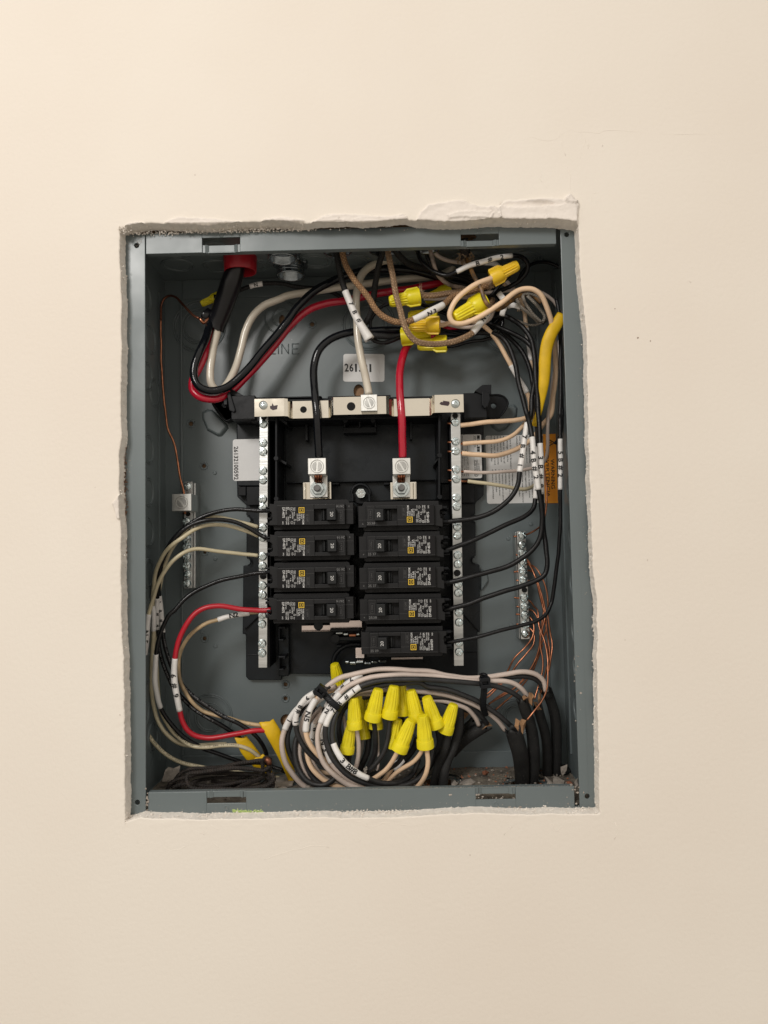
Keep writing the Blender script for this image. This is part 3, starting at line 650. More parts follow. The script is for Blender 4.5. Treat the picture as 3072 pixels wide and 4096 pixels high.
inn = [c_ + (q - c_) * .68 for q in t3]; mb.add([tuple(q) for q in t3 + inn], [(0, 1, 4, 3), (1, 2, 5, 4), (2, 0, 3, 5)]); mb.pbox('F', 1166, 408, 1200, 416, 106.35, 106.45); mb.pbox('F', 1156, 408, 1161, 416, 106.35, 106.45)
mb.build('lettering', M['ink'], wl)
mb = MB()
TX = ["40273-250-03", "", "Using petroleum based", "solvents or spray to", "lubricate nonmetallic", "parts of this product", "may adversely affect", "user safety and impair", "reliability.", "", "Square D Circuit Breakers", "for damage caused by", "the use or failure of", "non-Square D circuit", "breakers may Adversely", "Affect User Safety and", "Product Reliability."]
TX2 = ["El permitir que las partes no", "metalicas de este producto", "entren en contacto con pintura,", "solventes o rocios basados en", "derivados de petroleo podrian", "afectar negativamente la", "seguridad del usuario y deteriorar", "la confiabilidad del equipo.", "", "Los interruptores automaticos", "de circuito de Square D o mal", "funcionamiento de los", "interruptores automaticos que no", "sean Square D puede afectar", "gravemente la seguridad", "del usuario y la confiabilidad"]
for i, s_ in enumerate(TX):
    if s_: x = 1112 - i * 27.5 ; ptext(mb, s_, 'F', x, 352, x + 15, 352 + 11.3 * len(s_), 106.5, -90, .012)
for i, s_ in enumerate(TX2):
    if s_: x = 1112 - i * 28.5; ptext(mb, s_, 'F', x, 640, x + 15, 640 + 8.5 * len(s_), 106.5, -90, .012)
mb.build('fine_print', M['ink'], wl)
# red bushing, conduit connectors
def lathe(prof, n=28, closed=False):
    """profile [(r, h)] around local z"""
    v_ = []; m_ = len(prof)
    for r_, h in prof:
        for i in range(n): a = 2 * math.pi * i / n; v_.append((r_ * math.cos(a), r_ * math.sin(a), h))
    f_ = [(k * n + i, k * n + (i + 1) % n, (k + 1) * n + (i + 1) % n, (k + 1) * n + i) for k in range(m_ - 1) for i in range(n)]
    return v_, f_
def place(v_, loc, axis, up=(0, 1, 0)):
    z = Vector(axis).normalized(); x = Vector(up).cross(z).normalized(); y = z.cross(x); return [Vector(loc) + x * q[0] + y * q[1] + z * q[2] for q in v_]
rb = (-.0992, .0575)
v_, f_ = lathe([(.0146, -.002), (.0143, .002), (.0140, .006), (.0138, .0125), (.0133, .0132), (.0127, .0125), (.0128, .006), (.0128, -.004)], 40)
o = mobj('cable_bushing', place(v_, (rb[0], rb[1], ZW), (0, .06, -1)), f_, M['redb'], None, True); tag(o, 'red plastic bushing around the thick black cable', 'bushing')
for (cx_, cy_, lab, L_) in ((-.0600, .0420, 'empty metal conduit connector nearest the red bushing rim', .010), (-.0575, .0710, 'empty metal conduit connector with lock nut, lower of the pair', .013)):
    t_ = empty('conduit_connector', (cx_, cy_, ZW), lab, 'conduit connector')
    v_, f_ = lathe([(.0119, -.01), (.0119, L_ - .001), (.0123, L_), (.0112, L_), (.0106, L_ - .001), (.0106, -.006), (.002, -.006)], 36)
    mobj('sleeve', place(v_, (cx_, cy_, ZW), (0, .0, -1)), f_, M['steelg'], t_, True)
    mb = MB(); n = 24; prof = []
    for i in range(n * 2):
        a = 2 * math.pi * i / (n * 2); R_ = .0160 if (i // 3) % 2 else .0142; prof.append((cx_ + R_ * math.cos(a), cy_ + R_ * math.sin(a)))
    k = len(prof); vv = [(a, b, ZW - .0030) for a, b in prof] + [(a, b, ZW) for a, b in prof]; mb.add(vv, [tuple(range(k)), tuple(reversed(range(k, 2 * k)))] + [(i, i + k, (i + 1) % k + k, (i + 1) % k) for i in range(k)])
    mb.build('lock_nut', M['steelg'], t_, bevel=.0003)
    mb = MB(); 
    for h in range(3): mb.ring((cx_, cy_, ZW - .005 - h * .0022),   .0120, .0004, 'z', n=32, k=5)
    mb.build('thread', M['steelg'], t_, True)
for (cx_, cy_, rr_, lab) in ((-.0135, .042, .0125, 'metal entry ring around the first pair of cloth cables'), (.026, .040, .0138, 'metal entry ring around the three cloth cables'), (.062, .040, .0115, 'metal entry ring around the thin black wires')):
    v_, f_ = lathe([(rr_, 0), (rr_, .004), (rr_ - .001, .005), (rr_ - .002, .004), (rr_ - .002, -.004)], 32); mobj('cable_entry', place(v_, (cx_, cy_, ZW), (0, 0, -1)), f_, M['steelg'], None, True)
    tag(bpy.context.scene.collection.objects[-1], lab, 'cable entry')
# ================================================================== PANEL INTERIOR (black carrier, straps, bars)
pan = empty('panel_interior', P(1550, 2600, 100), 'black plastic panel interior carrying the neutral bars and bus', 'panel interior')
# base plate behind everything
BP = [('E', 150, 30), ('D', 1175, 255), ('D', 1180, 860), ('D', 1183, 965), ('D', 1268, 1042), ('D', 1268, 1142), ('D', 1295, 1145), ('D', 1313, 1185), ('D', 1295, 1220), ('D', 1270, 1225), ('D', 1270, 1545), ('D', 1295, 1550), ('D', 1306, 1585), ('D', 1290, 1608), ('D', 1240, 1618),
      ('G', 1233, 370), ('G', 1265, 372), ('G', 1265, 775), ('G', 1292, 805), ('H', 183, 805), ('H', 187, 745), ('I', 563, 695), ('I', 560, 315), ('I', 582, 318), ('F', 578, 1462), ('F', 545, 1455), ('F', 515, 1440), ('F', 510, 1415), ('F', 530, 1392), ('F', 545, 1385), ('F', 543, 1100), ('F', 510, 1085), ('F', 507, 1050), ('F', 540, 1022), ('F', 541, 930), ('F', 615, 862), ('F', 613, 200), ('F', 580, 180), ('E', 1500, 30)]
w_ = [P(x, y, 101, r) for r, x, y in BP]
MB().prism([(q.x, q.z) for q in w_], .1005, .105).build('base_plate', M['base'], pan, bevel=.0007)
def part(name, mt, fn, bevel=.0005, smooth=False, parent=pan, label=None):
    mb = MB(); fn(mb); o = mb.build(name, M[mt], parent, smooth, bevel); 
    if label: o['label'] = label
    return o
# raised side shelves under / beside the bars
part('side_shelf', 'base', lambda m: (m.pprism('D', [(1180, 262), (1500, 262), (1500, 860), (1185, 860)], 93, 101),))
part('side_shelf', 'base', lambda m: (m.pprism('F', [(240, 205), (610, 205), (610, 760), (240, 760)], 93, 101),))
part('wire_guide', 'black', lambda m: (m.pbox('D', 1190, 870, 1265, 955, 92, 99), m.pbox('D', 1270, 870, 1400, 1045, 90, 99)))
part('wire_guide', 'black', lambda m: (m.pbox('F', 425, 770, 535, 930, 90, 99), m.pbox('F', 248, 770, 330, 905, 90, 99)))
for r, x, y, a in (('D', 1280, 1185, -1.4), ('D', 1278, 1580, -1.4), ('F', 540, 1065, 1.7), ('F', 540, 1425, 1.7)):
    q = P(x, y, 97, r); part('cable_clip', 'black', lambda m: m.ring((q.x, q.y, q.z), .0032, .0006, n=20, a0=a, a1=a + 3.0), 0, True)
for fn_ in (lambda m: m.pbox('G', 1268, 560, 1560, 568, 99.5, 101), lambda m: m.pprism('I', [(430, 150), (582, 320), (575, 325), (425, 160)], 98, 101), lambda m: m.pprism('G', [(1400, 190), (1260, 330), (1252, 318), (1395, 180)], 98, 101), lambda m: m.pbox('I', 440, 490, 562, 496, 99.5, 101)): part('lower_ledge', 'black', fn_)
# recessed tray
part('tray_floor', 'base', lambda m: m.pbox('E', 215, 270, 1645, 1010, 98.6, 100.4))
def tray(m):
    m.pprism('E', [(118, 190), (140, 190), (140, 1010), (118, 1010)], 62, 100)
    m.pprism('F', [(224, 160), (244, 160), (240, 900), (222, 900)], 62, 100)
    m.pbox('E', 140, 226, 1650, 238, 72, 100); 
    m.pbox('E', 225, 812, 1640, 824, 92, 100)
part('tray_wall', 'black', tray)
for a_ in (('E', 403, 250, 427, 430, 88, 99), ('E', 1397, 250, 1419, 420, 88, 99), ('E', 765, 306, 1078, 358, 84, 98), ('E', 770, 238, 786, 306, 80, 98), ('E', 912, 238, 928, 306, 80, 98), ('E', 1062, 238, 1078, 306, 80, 98), ('E', 660, 832, 725, 850, 86, 99), ('E', 1150, 832, 1200, 850, 86, 99)):
    part('tray_rib', 'black', lambda m: m.pbox(*a_), .0003)
for r, x, y, d in (('E', 122, 195, 60), ('E', 128, 600, 61), ('E', 130, 985, 61), ('F', 235, 150, 60), ('F', 235, 520, 61), ('F', 235, 878, 61), ('E', 785, 240, 70), ('E', 1048, 240, 70)):
    q = P(x, y, d, r); part('tray_post', 'black', lambda m: m.cyl((q.x, 0, q.z), .0021, d / 1000, .095, 14), .0003)
part('tray_brace', 'black', lambda m: (m.pprism('E', [(130, 590), (230, 640), (225, 665), (130, 612)], 70, 98), m.pprism('F', [(235, 520), (190, 580), (190, 600), (240, 535)], 70, 98), m.pprism('E', [(130, 190), (235, 262), (228, 285), (128, 215)], 66, 98)), .0003)
# top rail under the strap and the two end brackets
part('top_rail', 'black', lambda m: (m.pbox('E', -110, 28, 1700, 232, 68, 100), m.pbox('E', 618, 5, 1215, 30, 70, 100), m.pbox('E', -60, 15, 560, 30, 74, 100)))
def lbr(m):
    m.pbox('D', 1125, 5, 1352, 230, 64, 100)
    m.pprism('D', [(945, 95), (950, 75), (985, 50), (1060, 20), (1140, 20), (1140, 225), (1070, 252), (1040, 230)], 88, 100)
    m.pprism('A', [(1052, 1826), (1110, 1826), (1240, 1900), (1240, 1920), (1140, 1900), (1090, 1880), (1088, 1990), (1052, 1990)], 66, 84)
    m.pprism('A', [(1085, 1880), (1110, 1860), (1165, 2040), (1150, 2060), (1105, 2040)], 62, 92)
part('end_bracket', 'black', lbr)
def rbr(m):
    m.pbox('C', 440, 1705, 640, 1920, 64, 100)
    m.pprism('C', [(535, 1690), (600, 1637), (680, 1632), (680, 1712), (650, 1735), (610, 1725)], 62, 78)
    m.pprism('C', [(600, 1690), (660, 1700), (672, 1760), (650, 1820), (620, 1838), (600, 1810)], 60, 90)
part('end_bracket', 'black', rbr)
def ear(r, pts, hx, hy, hr):
    o_ = [(P(x, y, 88, r).x, P(x, y, 88, r).z) for x, y in pts]; h_ = P(hx, hy, 88, r)
    plate(o_, [circ(h_.x, h_.z, hr)], lambda u, v__, t: (u, .088 + t * .004, v__), .004, 'mounting_ear', M['black'], pan, .0004)
ear('C', [(640, 1722), (745, 1722), (790, 1738), (822, 1780), (822, 1812), (735, 1925), (640, 1925)], 700, 1815, .0024)
ear('A', [(945, 1965), (960, 1945), (1000, 1925), (1060, 1915), (1140, 1915), (1140, 2120), (1080, 2145)], 1062, 1990, .0022)
part('ear_rim', 'black', lambda m: m.tube(catmull([P(x, y, 87.5, 'C') for x, y in [(650, 1724), (745, 1724), (790, 1740), (820, 1782), (820, 1812), (735, 1922), (650, 1922)]])[0], .0009, 6), 0, True)
part('ear_rim', 'black', lambda m: m.tube(catmull([P(x, y, 87.5, 'A') for x, y in [(1130, 1918), (1060, 1918), (1000, 1928), (950, 1955), (948, 1975), (1080, 2140), (1130, 2118)]])[0], .0009, 6), 0, True)
# bright cross strap: one bent strip
def strap():
    pr = [(('D', 1345), 51), (('E', 205), 51), (('E', 240), 53), (('E', 262), 61), (('E', 285), 63), (('E', 625), 63), (('E', 643), 61), (('E', 655), 53), (('E', 672), 51), (('E', 1172), 51), (('E', 1200), 53), (('E', 1225), 61), (('E', 1245), 63), (('F', 145), 63), (('F', 160), 61), (('F', 172), 53), (('F', 192), 51), (('F', 441), 51)]
    zt, zb = P(0, 36, 51, 'E').z, P(0, 204, 51, 'E').z; xs = [(P(x, 100, d, r).x, d / 1000) for (r, x), d in pr]; n = len(xs)
    v_ = [];
    for dz, z in enumerate((zt, zb)):
        for x, y in xs: v_.append((x, y, z))
        for x, y in xs: v_.append((x, y + .0016, z))
    f_ = []
    for i in range(n - 1):
        f_ += [(i, 2 * n + i, 2 * n + i + 1, i + 1), (n + i, n + i + 1, 3 * n + i + 1, 3 * n + i), (i, i + 1, n + i + 1, n + i), (2 * n + i, 3 * n + i, 3 * n + i + 1, 2 * n + i + 1)]
    f_ += [(0, n, 3 * n, 2 * n), (n - 1, 3 * n - 1, 4 * n - 1, 2 * n - 1)]
    return mobj('cross_strap', v_, f_, M['nickel'], pan, bevel=.0005)
stp = strap(); stp['label'] = 'bright nickel cross strap'
for r, x, y, px, d in (('E', 840, 108, 41, 50.9), ('E', 388, 138, 32, 62.9)):
    q = P(x, y, d, r); R_ = px / 2.37 * (536 + d) / FOC / 1000
    MB().cyl((q.x, 0, q.z), R_, (d - .08) / 1000, (d + .2) / 1000, 28).build('strap_hole_shade', mat('hole_shade', (.004, .004, .004), .9), stp)  # no opening: solid disc, its near-black colour painting the shade inside the hole
def blot(r, pts, d):
    MB().pprism(r, pts, d - .12, d + .05).build('marker_blot', M['marker'], stp)
blot('A', [(1492,2000),(1510,1998),(1515,1972),(1530,1998),(1566,1990),(1560,2030),(1520,2040),(1495,2025)], 51)
blot('C', [(232, 1800), (245, 1782), (262, 1785), (262, 1772), (318, 1780), (320, 1800), (308, 1818), (285, 1815), (250, 1810)], 51)
# ---- screws (shared meshes)
def screw_mesh(kind):
    R_, n, m_ = 1., 36, 14; v_ = [(0, -.0, 0)]; rs = [R_ * (i + 1) / m_ for i in range(m_)]
    def h(x, z, r_):
        base_ = .30 * (1 - .45 * r_ * r_)
        if kind == 'combo':
            base_ = .66 - .12 * r_ * r_ if r_ < .80 else .58 - (r_ - .78) * 2.6
            if abs(x) < .16: base_ -= .42 if r_ < .80 else .12
            if abs(z) < .16 and r_ < .60: base_ -= .38
        elif kind == 'phil':
            base_ = .6 * math.sqrt(max(0, 1 - (r_ * .95) ** 2)) + .1
            if (abs(x) < .12 or abs(z) < .12) and r_ < .62: base_ -= .42
        elif kind == 'torx':
            base_ = .5 * math.sqrt(max(0, 1 - (r_ * .93) ** 2)) + .05; a = math.atan2(z, x)
            if r_ < .40 + .10 * math.cos(6 * a): base_ -= .35
        elif kind == 'slot':
            base_ = .10
            if r_ > .9: base_ = .12
            elif r_ > .76: base_ = -.16
            if abs(x) < .12 and r_ < .8: base_ -= .32
        return base_
    for r_ in rs:
        for i in range(n): a = 2 * math.pi * i / n; x, z = r_ * math.cos(a), r_ * math.sin(a); v_.append((x, -h(x, z, r_), z))
    v_[0] = (0, -h(0, 0, 0), 0); f_ = [(0, 1 + (i + 1) % n, 1 + i) for i in range(n)]
    for k in range(m_ - 1):
        for i in range(n): f_.append((1 + k * n + i, 1 + k * n + (i + 1) % n, 1 + (k + 1) * n + (i + 1) % n, 1 + (k + 1) * n + i))
    b0 = len(v_)
    for i in range(n): a = 2 * math.pi * i / n; v_.append((math.cos(a), .35, math.sin(a)))
    f_ += [(1 + (m_ - 1) * n + i, 1 + (m_ - 1) * n + (i + 1) % n, b0 + (i + 1) % n, b0 + i) for i in range(n)]
    me = bpy.data.meshes.new('screw'); me.from_pydata(v_, [], f_); me.materials.append(M['zinc'] if kind != 'slot' else mat('dull_screw', (.50, .50, .48), .35, 1, var=.2, scale=200))
    bm = bmesh.new(); bm.from_mesh(me); bmesh.ops.recalc_face_normals(bm, faces=bm.faces); bm.to_mesh(me); bm.free(); return me
SM_ = {k: screw_mesh(k) for k in ('combo', 'phil', 'torx', 'slot')}
def screw(parent, r, x, y, d, px, kind='combo', ang=None, tilt=0):
    o = bpy.data.objects.new('screw', SM_[kind]); SC.collection.objects.link(o); q = P(x, y, d, r); s_ = px * (1.12 if kind == 'combo' else 1) / REG[r][2] * (536 + d) / FOC / 1000
    o.location = q; ang = random.uniform(0, math.pi) if ang is None else math.radians(ang); o.rotation_euler = (tilt, ang, 0); o.scale = (s_, s_, s_); reg(o, Matrix.Translation(q)); setp(o, parent); return o
screw(stp, 'A', 1430, 1993, 50.8, 41, 'torx'); screw(stp, 'C', 370, 1799, 50.8, 38, 'torx')
# ---- neutral bars
def bar(name, a, b, d, wpx, thick, mt, parent, r0, label=None):
    p0, p1 = P(*a, d, r0[0]), P(*b, d, r0[1]); w2 = wpx * (536 + d) / FOC / 2000
    mb = MB().prism([(p0.x - w2, p0.z), (p0.x + w2, p0.z), (p1.x + w2, p1.z), (p1.x - w2, p1.z)], d / 1000, d / 1000 + thick)
    o = mb.build(name, M[mt], parent, bevel=.0003)
    if label: o['label'] = label
    return o
nb1 = bar('neutral_bar', (1434, 200), (1424, 690), 64, 34.6, .0085, 'alub', pan, 'DG', 'left neutral bar')
nb2 = bar('neutral_bar', (371, 162), (400, 612), 64, 38, .0085, 'alub', pan, 'FI', 'right neutral bar')
for y in (275, 455, 540, 718, 807, 988, 1065, 1260, 1350, 1530, 1620, 1805, 1895, 2085): screw(nb1, 'D', 1430 - (y - 275) * 12 / 2400, y, 64, 37)
for y in (275, 460, 550): screw(nb1, 'G', 1419, y, 64, 37)
for y in (235, 400, 483, 643, 725, 885, 962, 1135, 1212, 1380, 1458, 1630, 1705, 1875): screw(nb2, 'F', 368 + (y - 235) * .0185, y, 64, 33)
for y in (235, 410, 490): screw(nb2, 'I', 401, y, 64, 33)
HD = mat('hole_shade', (.004, .004, .004), .9)  # near-black for discs laid on the bars, painting the shade of empty holes
for o, r, x, y in ((nb1, 'D', 1430, 1715), (nb2, 'F', 385, 1535)):
    q = P(x, y, 64, r); MB().cyl((q.x, 0, q.z), .0030, .0638, .0645, 20).build('bar_hole_shade', HD, o); MB().ring((q.x, .0640, q.z), .0031, .0003, n=20).build('hole_rim', M['alub'], o, True)
for r, x, y in (('D', 1434, 212), ('F', 368, 180)):
    q = P(x, y, 64, r); MB().cyl((q.x, 0, q.z), .0024, .0637, .0645, 16).build('bar_hole_shade', HD, nb1 if r == 'D' else nb2)
part('bar_support', 'black', lambda m: (m.pbox('D', 1478, 205, 1500, 2120, 70, 100), m.pbox('G', 1470, 0, 1490, 690, 70, 100), m.pbox('D', 1400, 240, 1470, 2120, 74, 94)))
part('bar_support', 'black', lambda m: (m.pbox('F', 335, 180, 405, 1900, 74, 94), m.pbox('I', 365, 0, 435, 560, 74, 94)))
# ---- lugs
def lug(r, x0_, y0_, x1_, y1_, d0, d1, mt='alu', ang=20, name='lug', parent=pan, R_=None, sc_=None):
    o = MB().pbox(r, x0_, y0_, x1_, y1_, d0, d1).build(name, M[mt], parent, bevel=.0004)
    s_ = screw(o, r, (x0_ + x1_) / 2, (y0_ + y1_) / 2, d0 - .05, R_ or (x1_ - x0_) * .37, 'slot', ang); return o
lug('E', 932, -5, 1088, 152, 44, 60, ang=-20)
q = P(1015, 160, 50, 'E')
lg = []
for (r, x0_, y0_, x1_, y1_, a) in (('E', 430, 598, 602, 752, 5), ('E', 1233, 598, 1403, 752, -30)):
    l_ = lug(r, x0_, y0_, x1_, y1_, 54, 70, ang=a)
for k, (xa, xb, cx_, cy_) in enumerate(((448, 616, 530, 893), (1235, 1400, 1316, 889))):
    px0, px1 = ((380, 652), (1212, 1465))[k]
    o = MB().pbox('E', px0, 825, px1, 992, 84, 86).pbox('E', px0 + (0 if k == 0 else 215), 832, px0 + 28 + (0 if k == 0 else 215), 992, 79, 84).build('bus_plate', M['nickel'], pan, bevel=.0006)
    o2 = MB().pbox('E', xa, 755, xb, 972, 72, 75).build('lug_tang', M['alu'], pan, bevel=.0004)
    q = P(cx_, cy_, 72, 'E'); s_ = .2171e-3 / 2.37
    MB().cyl((q.x, 0, q.z), 80 * s_, .0708, .072, 32).build('washer', M['zinc'], o2, bevel=.0002)
    MB().cyl((q.x, 0, q.z), 62 * s_, .0655, .0708, 6).build('nut', M['zinc'], o2, bevel=.0006)
    MB().cyl((q.x, 0, q.z), 33 * s_, .0600, .0655, 20).build('stud', M['steel'], o2, bevel=.0007)
    for i in range(7):
        xx = cx_ - 30 + i * 9 + 3; p0 = P(xx, 745, 62 + (i % 3), 'E'); p1 = P(xx - 3 + (i % 2) * 6, 822 + (i % 3) * 5, 66 + (i % 3), 'E')
        mb = MB().tube([p0, (p0 + p1) / 2, p1], .0011, 7); mb.build('bare_strand', M['copper'], o2, True)
# centre hold-down screw in its horseshoe
def hs(m):
    q = P(932, 935, 84, 'E'); m.ring((q.x, .084, q.z), .0083, .0013, n=28, a0=0, a1=math.pi); m.pbox('E', 842, 935, 862, 1010, 82, 90); m.pbox('E', 1003, 935, 1023, 1010, 82, 90); m.cyl((q.x, 0, q.z), .0088, .0875, .0985, 28)
part('screw_boss', 'black', hs, .0003)
q = P(932, 935, 84, 'E'); hx = MB().cyl((q.x, 0, q.z), .0047, .0815, .0875, 6).build('hold_down_screw', M['zinc'], pan, bevel=.0005)
screw(hx, 'E', 932, 935, 81.3, 40, 'slot', 70)
# ---- lower bus area
part('bus_plate', 'pinkmetal', lambda m: (m.pbox('H', 370, 285, 680, 346, 88, 89.5), m.pbox('H', 640, 240, 945, 312, 85, 86.5), m.pbox('H', 370, 338, 640, 347, 85, 88)), .0004)
part('bus_plate', 'pinkmetal', lambda m: (m.pbox('H', 882, 500, 965, 600, 84, 86), m.pbox('H', 1220, 588, 1520, 612, 86, 88)), .0004)
q = P(530, 290, 87.8, 'H'); part('plate_notch', 'base', lambda m: m.cyl((q.x, 0, q.z), .0042, .0876, .0884, 24), 0)
def clips(m, r, pts, d):
    for (xa, ya, xb, yb) in pts: m.pbox(r, xa, ya, xb, yb, d, d + 8)
part('bus_stab', 'zinc', lambda m: (clips(m, 'H', [(695, 350, 765, 372), (768, 358, 815, 384), (890, 362, 925, 386)], 74),), .0008)
part('bus_stab', 'zinc', lambda m: (clips(m, 'H', [(782, 626, 822, 652), (826, 634, 886, 664), (886, 628, 960, 650), (966, 640, 1030, 662), (1034, 626, 1090, 650), (1100, 618, 1172, 640)], 74),), .0008)
part('bus_stab', 'copper', lambda m: (clips(m, 'H', [(820, 368, 890, 396)], 75),), .0008, label='tarnished brass stab')
for a_ in (('H', 640, 316, 930, 348, 80, 100), ('H', 700, 392, 940, 436, 88, 100), ('H', 150, 290, 250, 770, 92, 100), ('H', 700, 470, 940, 500, 92, 100)): part('bus_cradle', 'base', lambda m: m.pbox(*a_), .0008)
q = P(690, 414, 88, 'H'); part('cradle_post', 'base', lambda m: m.cyl((q.x, 0, q.z), .0042, .0875, .1, 20))
part('curved_rib', 'black', lambda m: m.tube(catmull([P(x, y, 90, 'H') for x, y in [(940, 468), (820, 475), (745, 510), (690, 570), (670, 640), (668, 700)]])[0], .0020, 8), 0, True)
for y in (320, 600):
    part('breaker_hook', 'black', lambda m: (m.pbox('H', 150, y - 20, 215, y, 78, 98), m.pbox('H', 195, y - 20, 215, y + 10, 74, 98), m.pbox('H', 150, y + 100, 200, y + 116, 78, 98), m.pbox('H', 150, y, 162, y + 110, 80, 98)), .0004)
MB().pbox('D', 1140, 418, 1400, 812, 92.5, 92.8)
ns = sticker('number_sticker', 'D', 1141, 418, 1420, 812, 92.6, M['foil'], pan, .0022); tag(ns, 'silver sticker with a long number')
mb = MB(); ptext(mb, '26132100592', 'D', 1150, 487, 1193, 803, 92.4, -90, .02); mb.build('lettering', M['ink'], ns)
ps = sticker('data_sticker', 'F', 400, 340, 596, 718, 92.6, M['paper'], pan, .0016); mb = MB()
for i, (s_, ya, yb) in enumerate([("HOM24L125PGC", 555, 705), ("Plug-On Neutral", 500, 700), ("Ser. B0H13 - Series", 480, 700), ("Square D accessories", 470, 700), ("HOMA, HOMP, HOMT", 440, 700), ("circuit breaker types", 350, 480), ("wire and load", 360, 470)]):
    x = 412 + (i % 5) * 15; ptext(mb, s_, 'F', x, ya if i < 5 else 350, x + 9, yb if i < 5 else 478, 92.4, -90, .01)
ptext(mb, 'CLASS CTL', 'F', 533, 560, 546, 655, 92.4, -90, .015); ptext(mb, 'PANELBOARD', 'F', 550, 560, 562, 665, 92.4, -90, .015); ptext(mb, '0129074', 'F', 567, 590, 578, 665, 92.4, -90, .015); ptext(mb, 'EAT6', 'F', 533, 400, 546, 450, 92.4, -90, .015); ptext(mb, 'SAP', 'F', 533, 352, 546, 385, 92.4, -90, .015)
q = P(550, 686, 92.4, 'F'); mb.ring((q.x, .0924, q.z), .0016, .0002, n=20); ptext(mb, 'UL', 'F', 542, 678, 558, 694, 92.4, -90, .01)
mb.pbox('F', 556, 348, 580, 378, 92.35, 92.5); mb.pbox('F', 556, 385, 580, 408, 92.35, 92.5); mb.pbox('F', 556, 412, 562, 440, 92.35, 92.5); mb.pbox('F', 556, 444, 580, 462, 92.35, 92.5); mb.pbox('F', 556, 466, 580, 488, 92.35, 92.5)
mb.pbox('F', 427, 346, 428, 700, 92.35, 92.5); mb.pbox('F', 530, 346, 531, 700, 92.35, 92.5); mb.build('lettering', M['ink'], ps)
# ================================================================== GROUND BARS
def gbar(label, pl, a, b, r0, wpx, d, scr, loc):
    t_ = empty('ground_bar', loc, label, 'ground bar')
    o = bar('bar', a, b, d, wpx, .008, 'alub', t_, r0)
    p0, p1 = P(*a, d, r0[0]), P(*b, d, r0[1]); w2 = wpx * (536 + d) / FOC / 2000; sg = pl
    ww = .0021 if sg > 0 else .0009; MB().prism([(p0.x + sg * (w2 + .0003), p0.z - .001), (p0.x + sg * (w2 + ww), p0.z - .001), (p1.x + sg * (w2 + ww), p1.z), (p1.x + sg * (w2 + .0003), p1.z)], d / 1000 + .0032, .1068).build('mounting_strip', M['alub'], t_, bevel=.0003)
    for (r, x, y, px, kd) in scr: screw(o, r, x, y, d, px, kd)
    return t_, o
g1, g1b = gbar('left ground bar with a square lug near its top', 1, (718, 822), (715, 1833), 'DD', 33, 88, [('D', 713, 866, 38, 'phil')] + [('D', 706, y, 38, 'combo') for y in (1200, 1368, 1440, 1530, 1618, 1786)] + [('D', 713, 1700, 36, 'phil')], P(718, 1833, 100, 'D'))
lug('D', 563, 937, 747, 1100, 70, 90, ang=-35, name='lug', parent=g1, R_=61)
for y in (1130, 1270): q = P(716, y, 88, 'D'); MB().cyl((q.x, 0, q.z), .0022, .0877, .0885, 16).build('bar_hole_shade', HD, g1b)  # dark discs on the uncut bar, hole shade put into their colour
gs = [('F', 946, 1210, 33, 'combo'), ('F', 942, 1290, 36, 'phil')] + [('F', 950 + i * 3, y, 34, 'combo') for i, y in enumerate((1365, 1440, 1516, 1595))] + [('F', 964 + i * 4, y, 34, 'combo') for i, y in enumerate((1748, 1826, 1900))] + [('I', 975, 256, 34, 'combo'), ('I', 972, 335, 36, 'phil')]
g2, g2b = gbar('right ground bar with bare copper wires clamped in it', -1, (937, 1173), (974, 381), 'FI', 34.5, 88, gs, P(974, 381, 100, 'I'))
q = P(965, 1680, 88, 'F'); MB().cyl((q.x, 0, q.z), .0025, .0877, .0885, 16).build('bar_hole_shade', HD, g2b)  # dark disc on the uncut bar, painted as the shaded hole
# ================================================================== BREAKERS
S_ = (536 + 31) / FOC / 1000 / 2.37      # one pixel of region L at the face
def b2(x, y): return (x - 1188) * S_, -(y - 258) * S_
def lbox(m, x0_, y0_, x1_, y1_, d0, d1):
    a, b = b2(x0_, y1_), b2(x1_, y0_); m.box(a[0], b[0], (d0 - 31) / 1000, (d1 - 31) / 1000, a[1], b[1])
def lpoly(m, pts, d0, d1): m.prism([b2(*q) for q in pts], (d0 - 31) / 1000, (d1 - 31) / 1000)
def ltext(m, s_, x0_, y0_, x1_, y1_, rot, d=30.9, bold=.012):
    a, b = b2(x0_, y1_), b2(x1_, y0_); W_, H_ = b[0] - a[0], b[1] - a[1]
    if rot % 180: W_, H_ = H_, W_
    text_flat(m, s_, ((a[0] + b[0]) / 2, (a[1] + b[1]) / 2), W_, H_, rot, bold, (d - 31) / 1000)
def raw(name, mb, mt, bevel=0, smooth=False):
    me = bpy.data.meshes.new(name); me.from_pydata([tuple(q) for q in mb.v], [], mb.f); me.materials.append(mt)
    if smooth: me.shade_smooth()
    return (name, me, bevel)
m = MB()
lpoly(m, [(838, 118), (1560, 122), (1568, 200), (1568, 330), (1556, 398), (1540, 405), (850, 403), (832, 390), (822, 330), (822, 160)], 40, 92)
lbox(m, 787, 162, 865, 368, 35, 60); lbox(m, 775, 175, 800, 355, 50, 80)
fx = [(865, 950), (1158, 1510)]
lbox(m, 865, 161, 950, 356, 31, 41); lbox(m, 1158, 161, 1510, 356, 31, 41); lbox(m, 950, 161, 1158, 196, 31.05, 41); lbox(m, 950, 311, 1158, 356, 31.05, 41); lbox(m, 940, 190, 1165, 320, 38.5, 41)
lpoly(m, [(1510, 165), (1592, 165), (1592, 205), (1570, 212), (1565, 235), (1572, 290), (1592, 300), (1592, 375), (1510, 360)], 35, 60)
BODY = raw('body', m, M['brk'], .00035)
m = MB(); wp = [(947, 24.2), (1028, 24.2), (1047, 33), (1047, 39), (947, 39)]
z0_, z1_ = b2(0, 309)[1], b2(0, 200)[1]
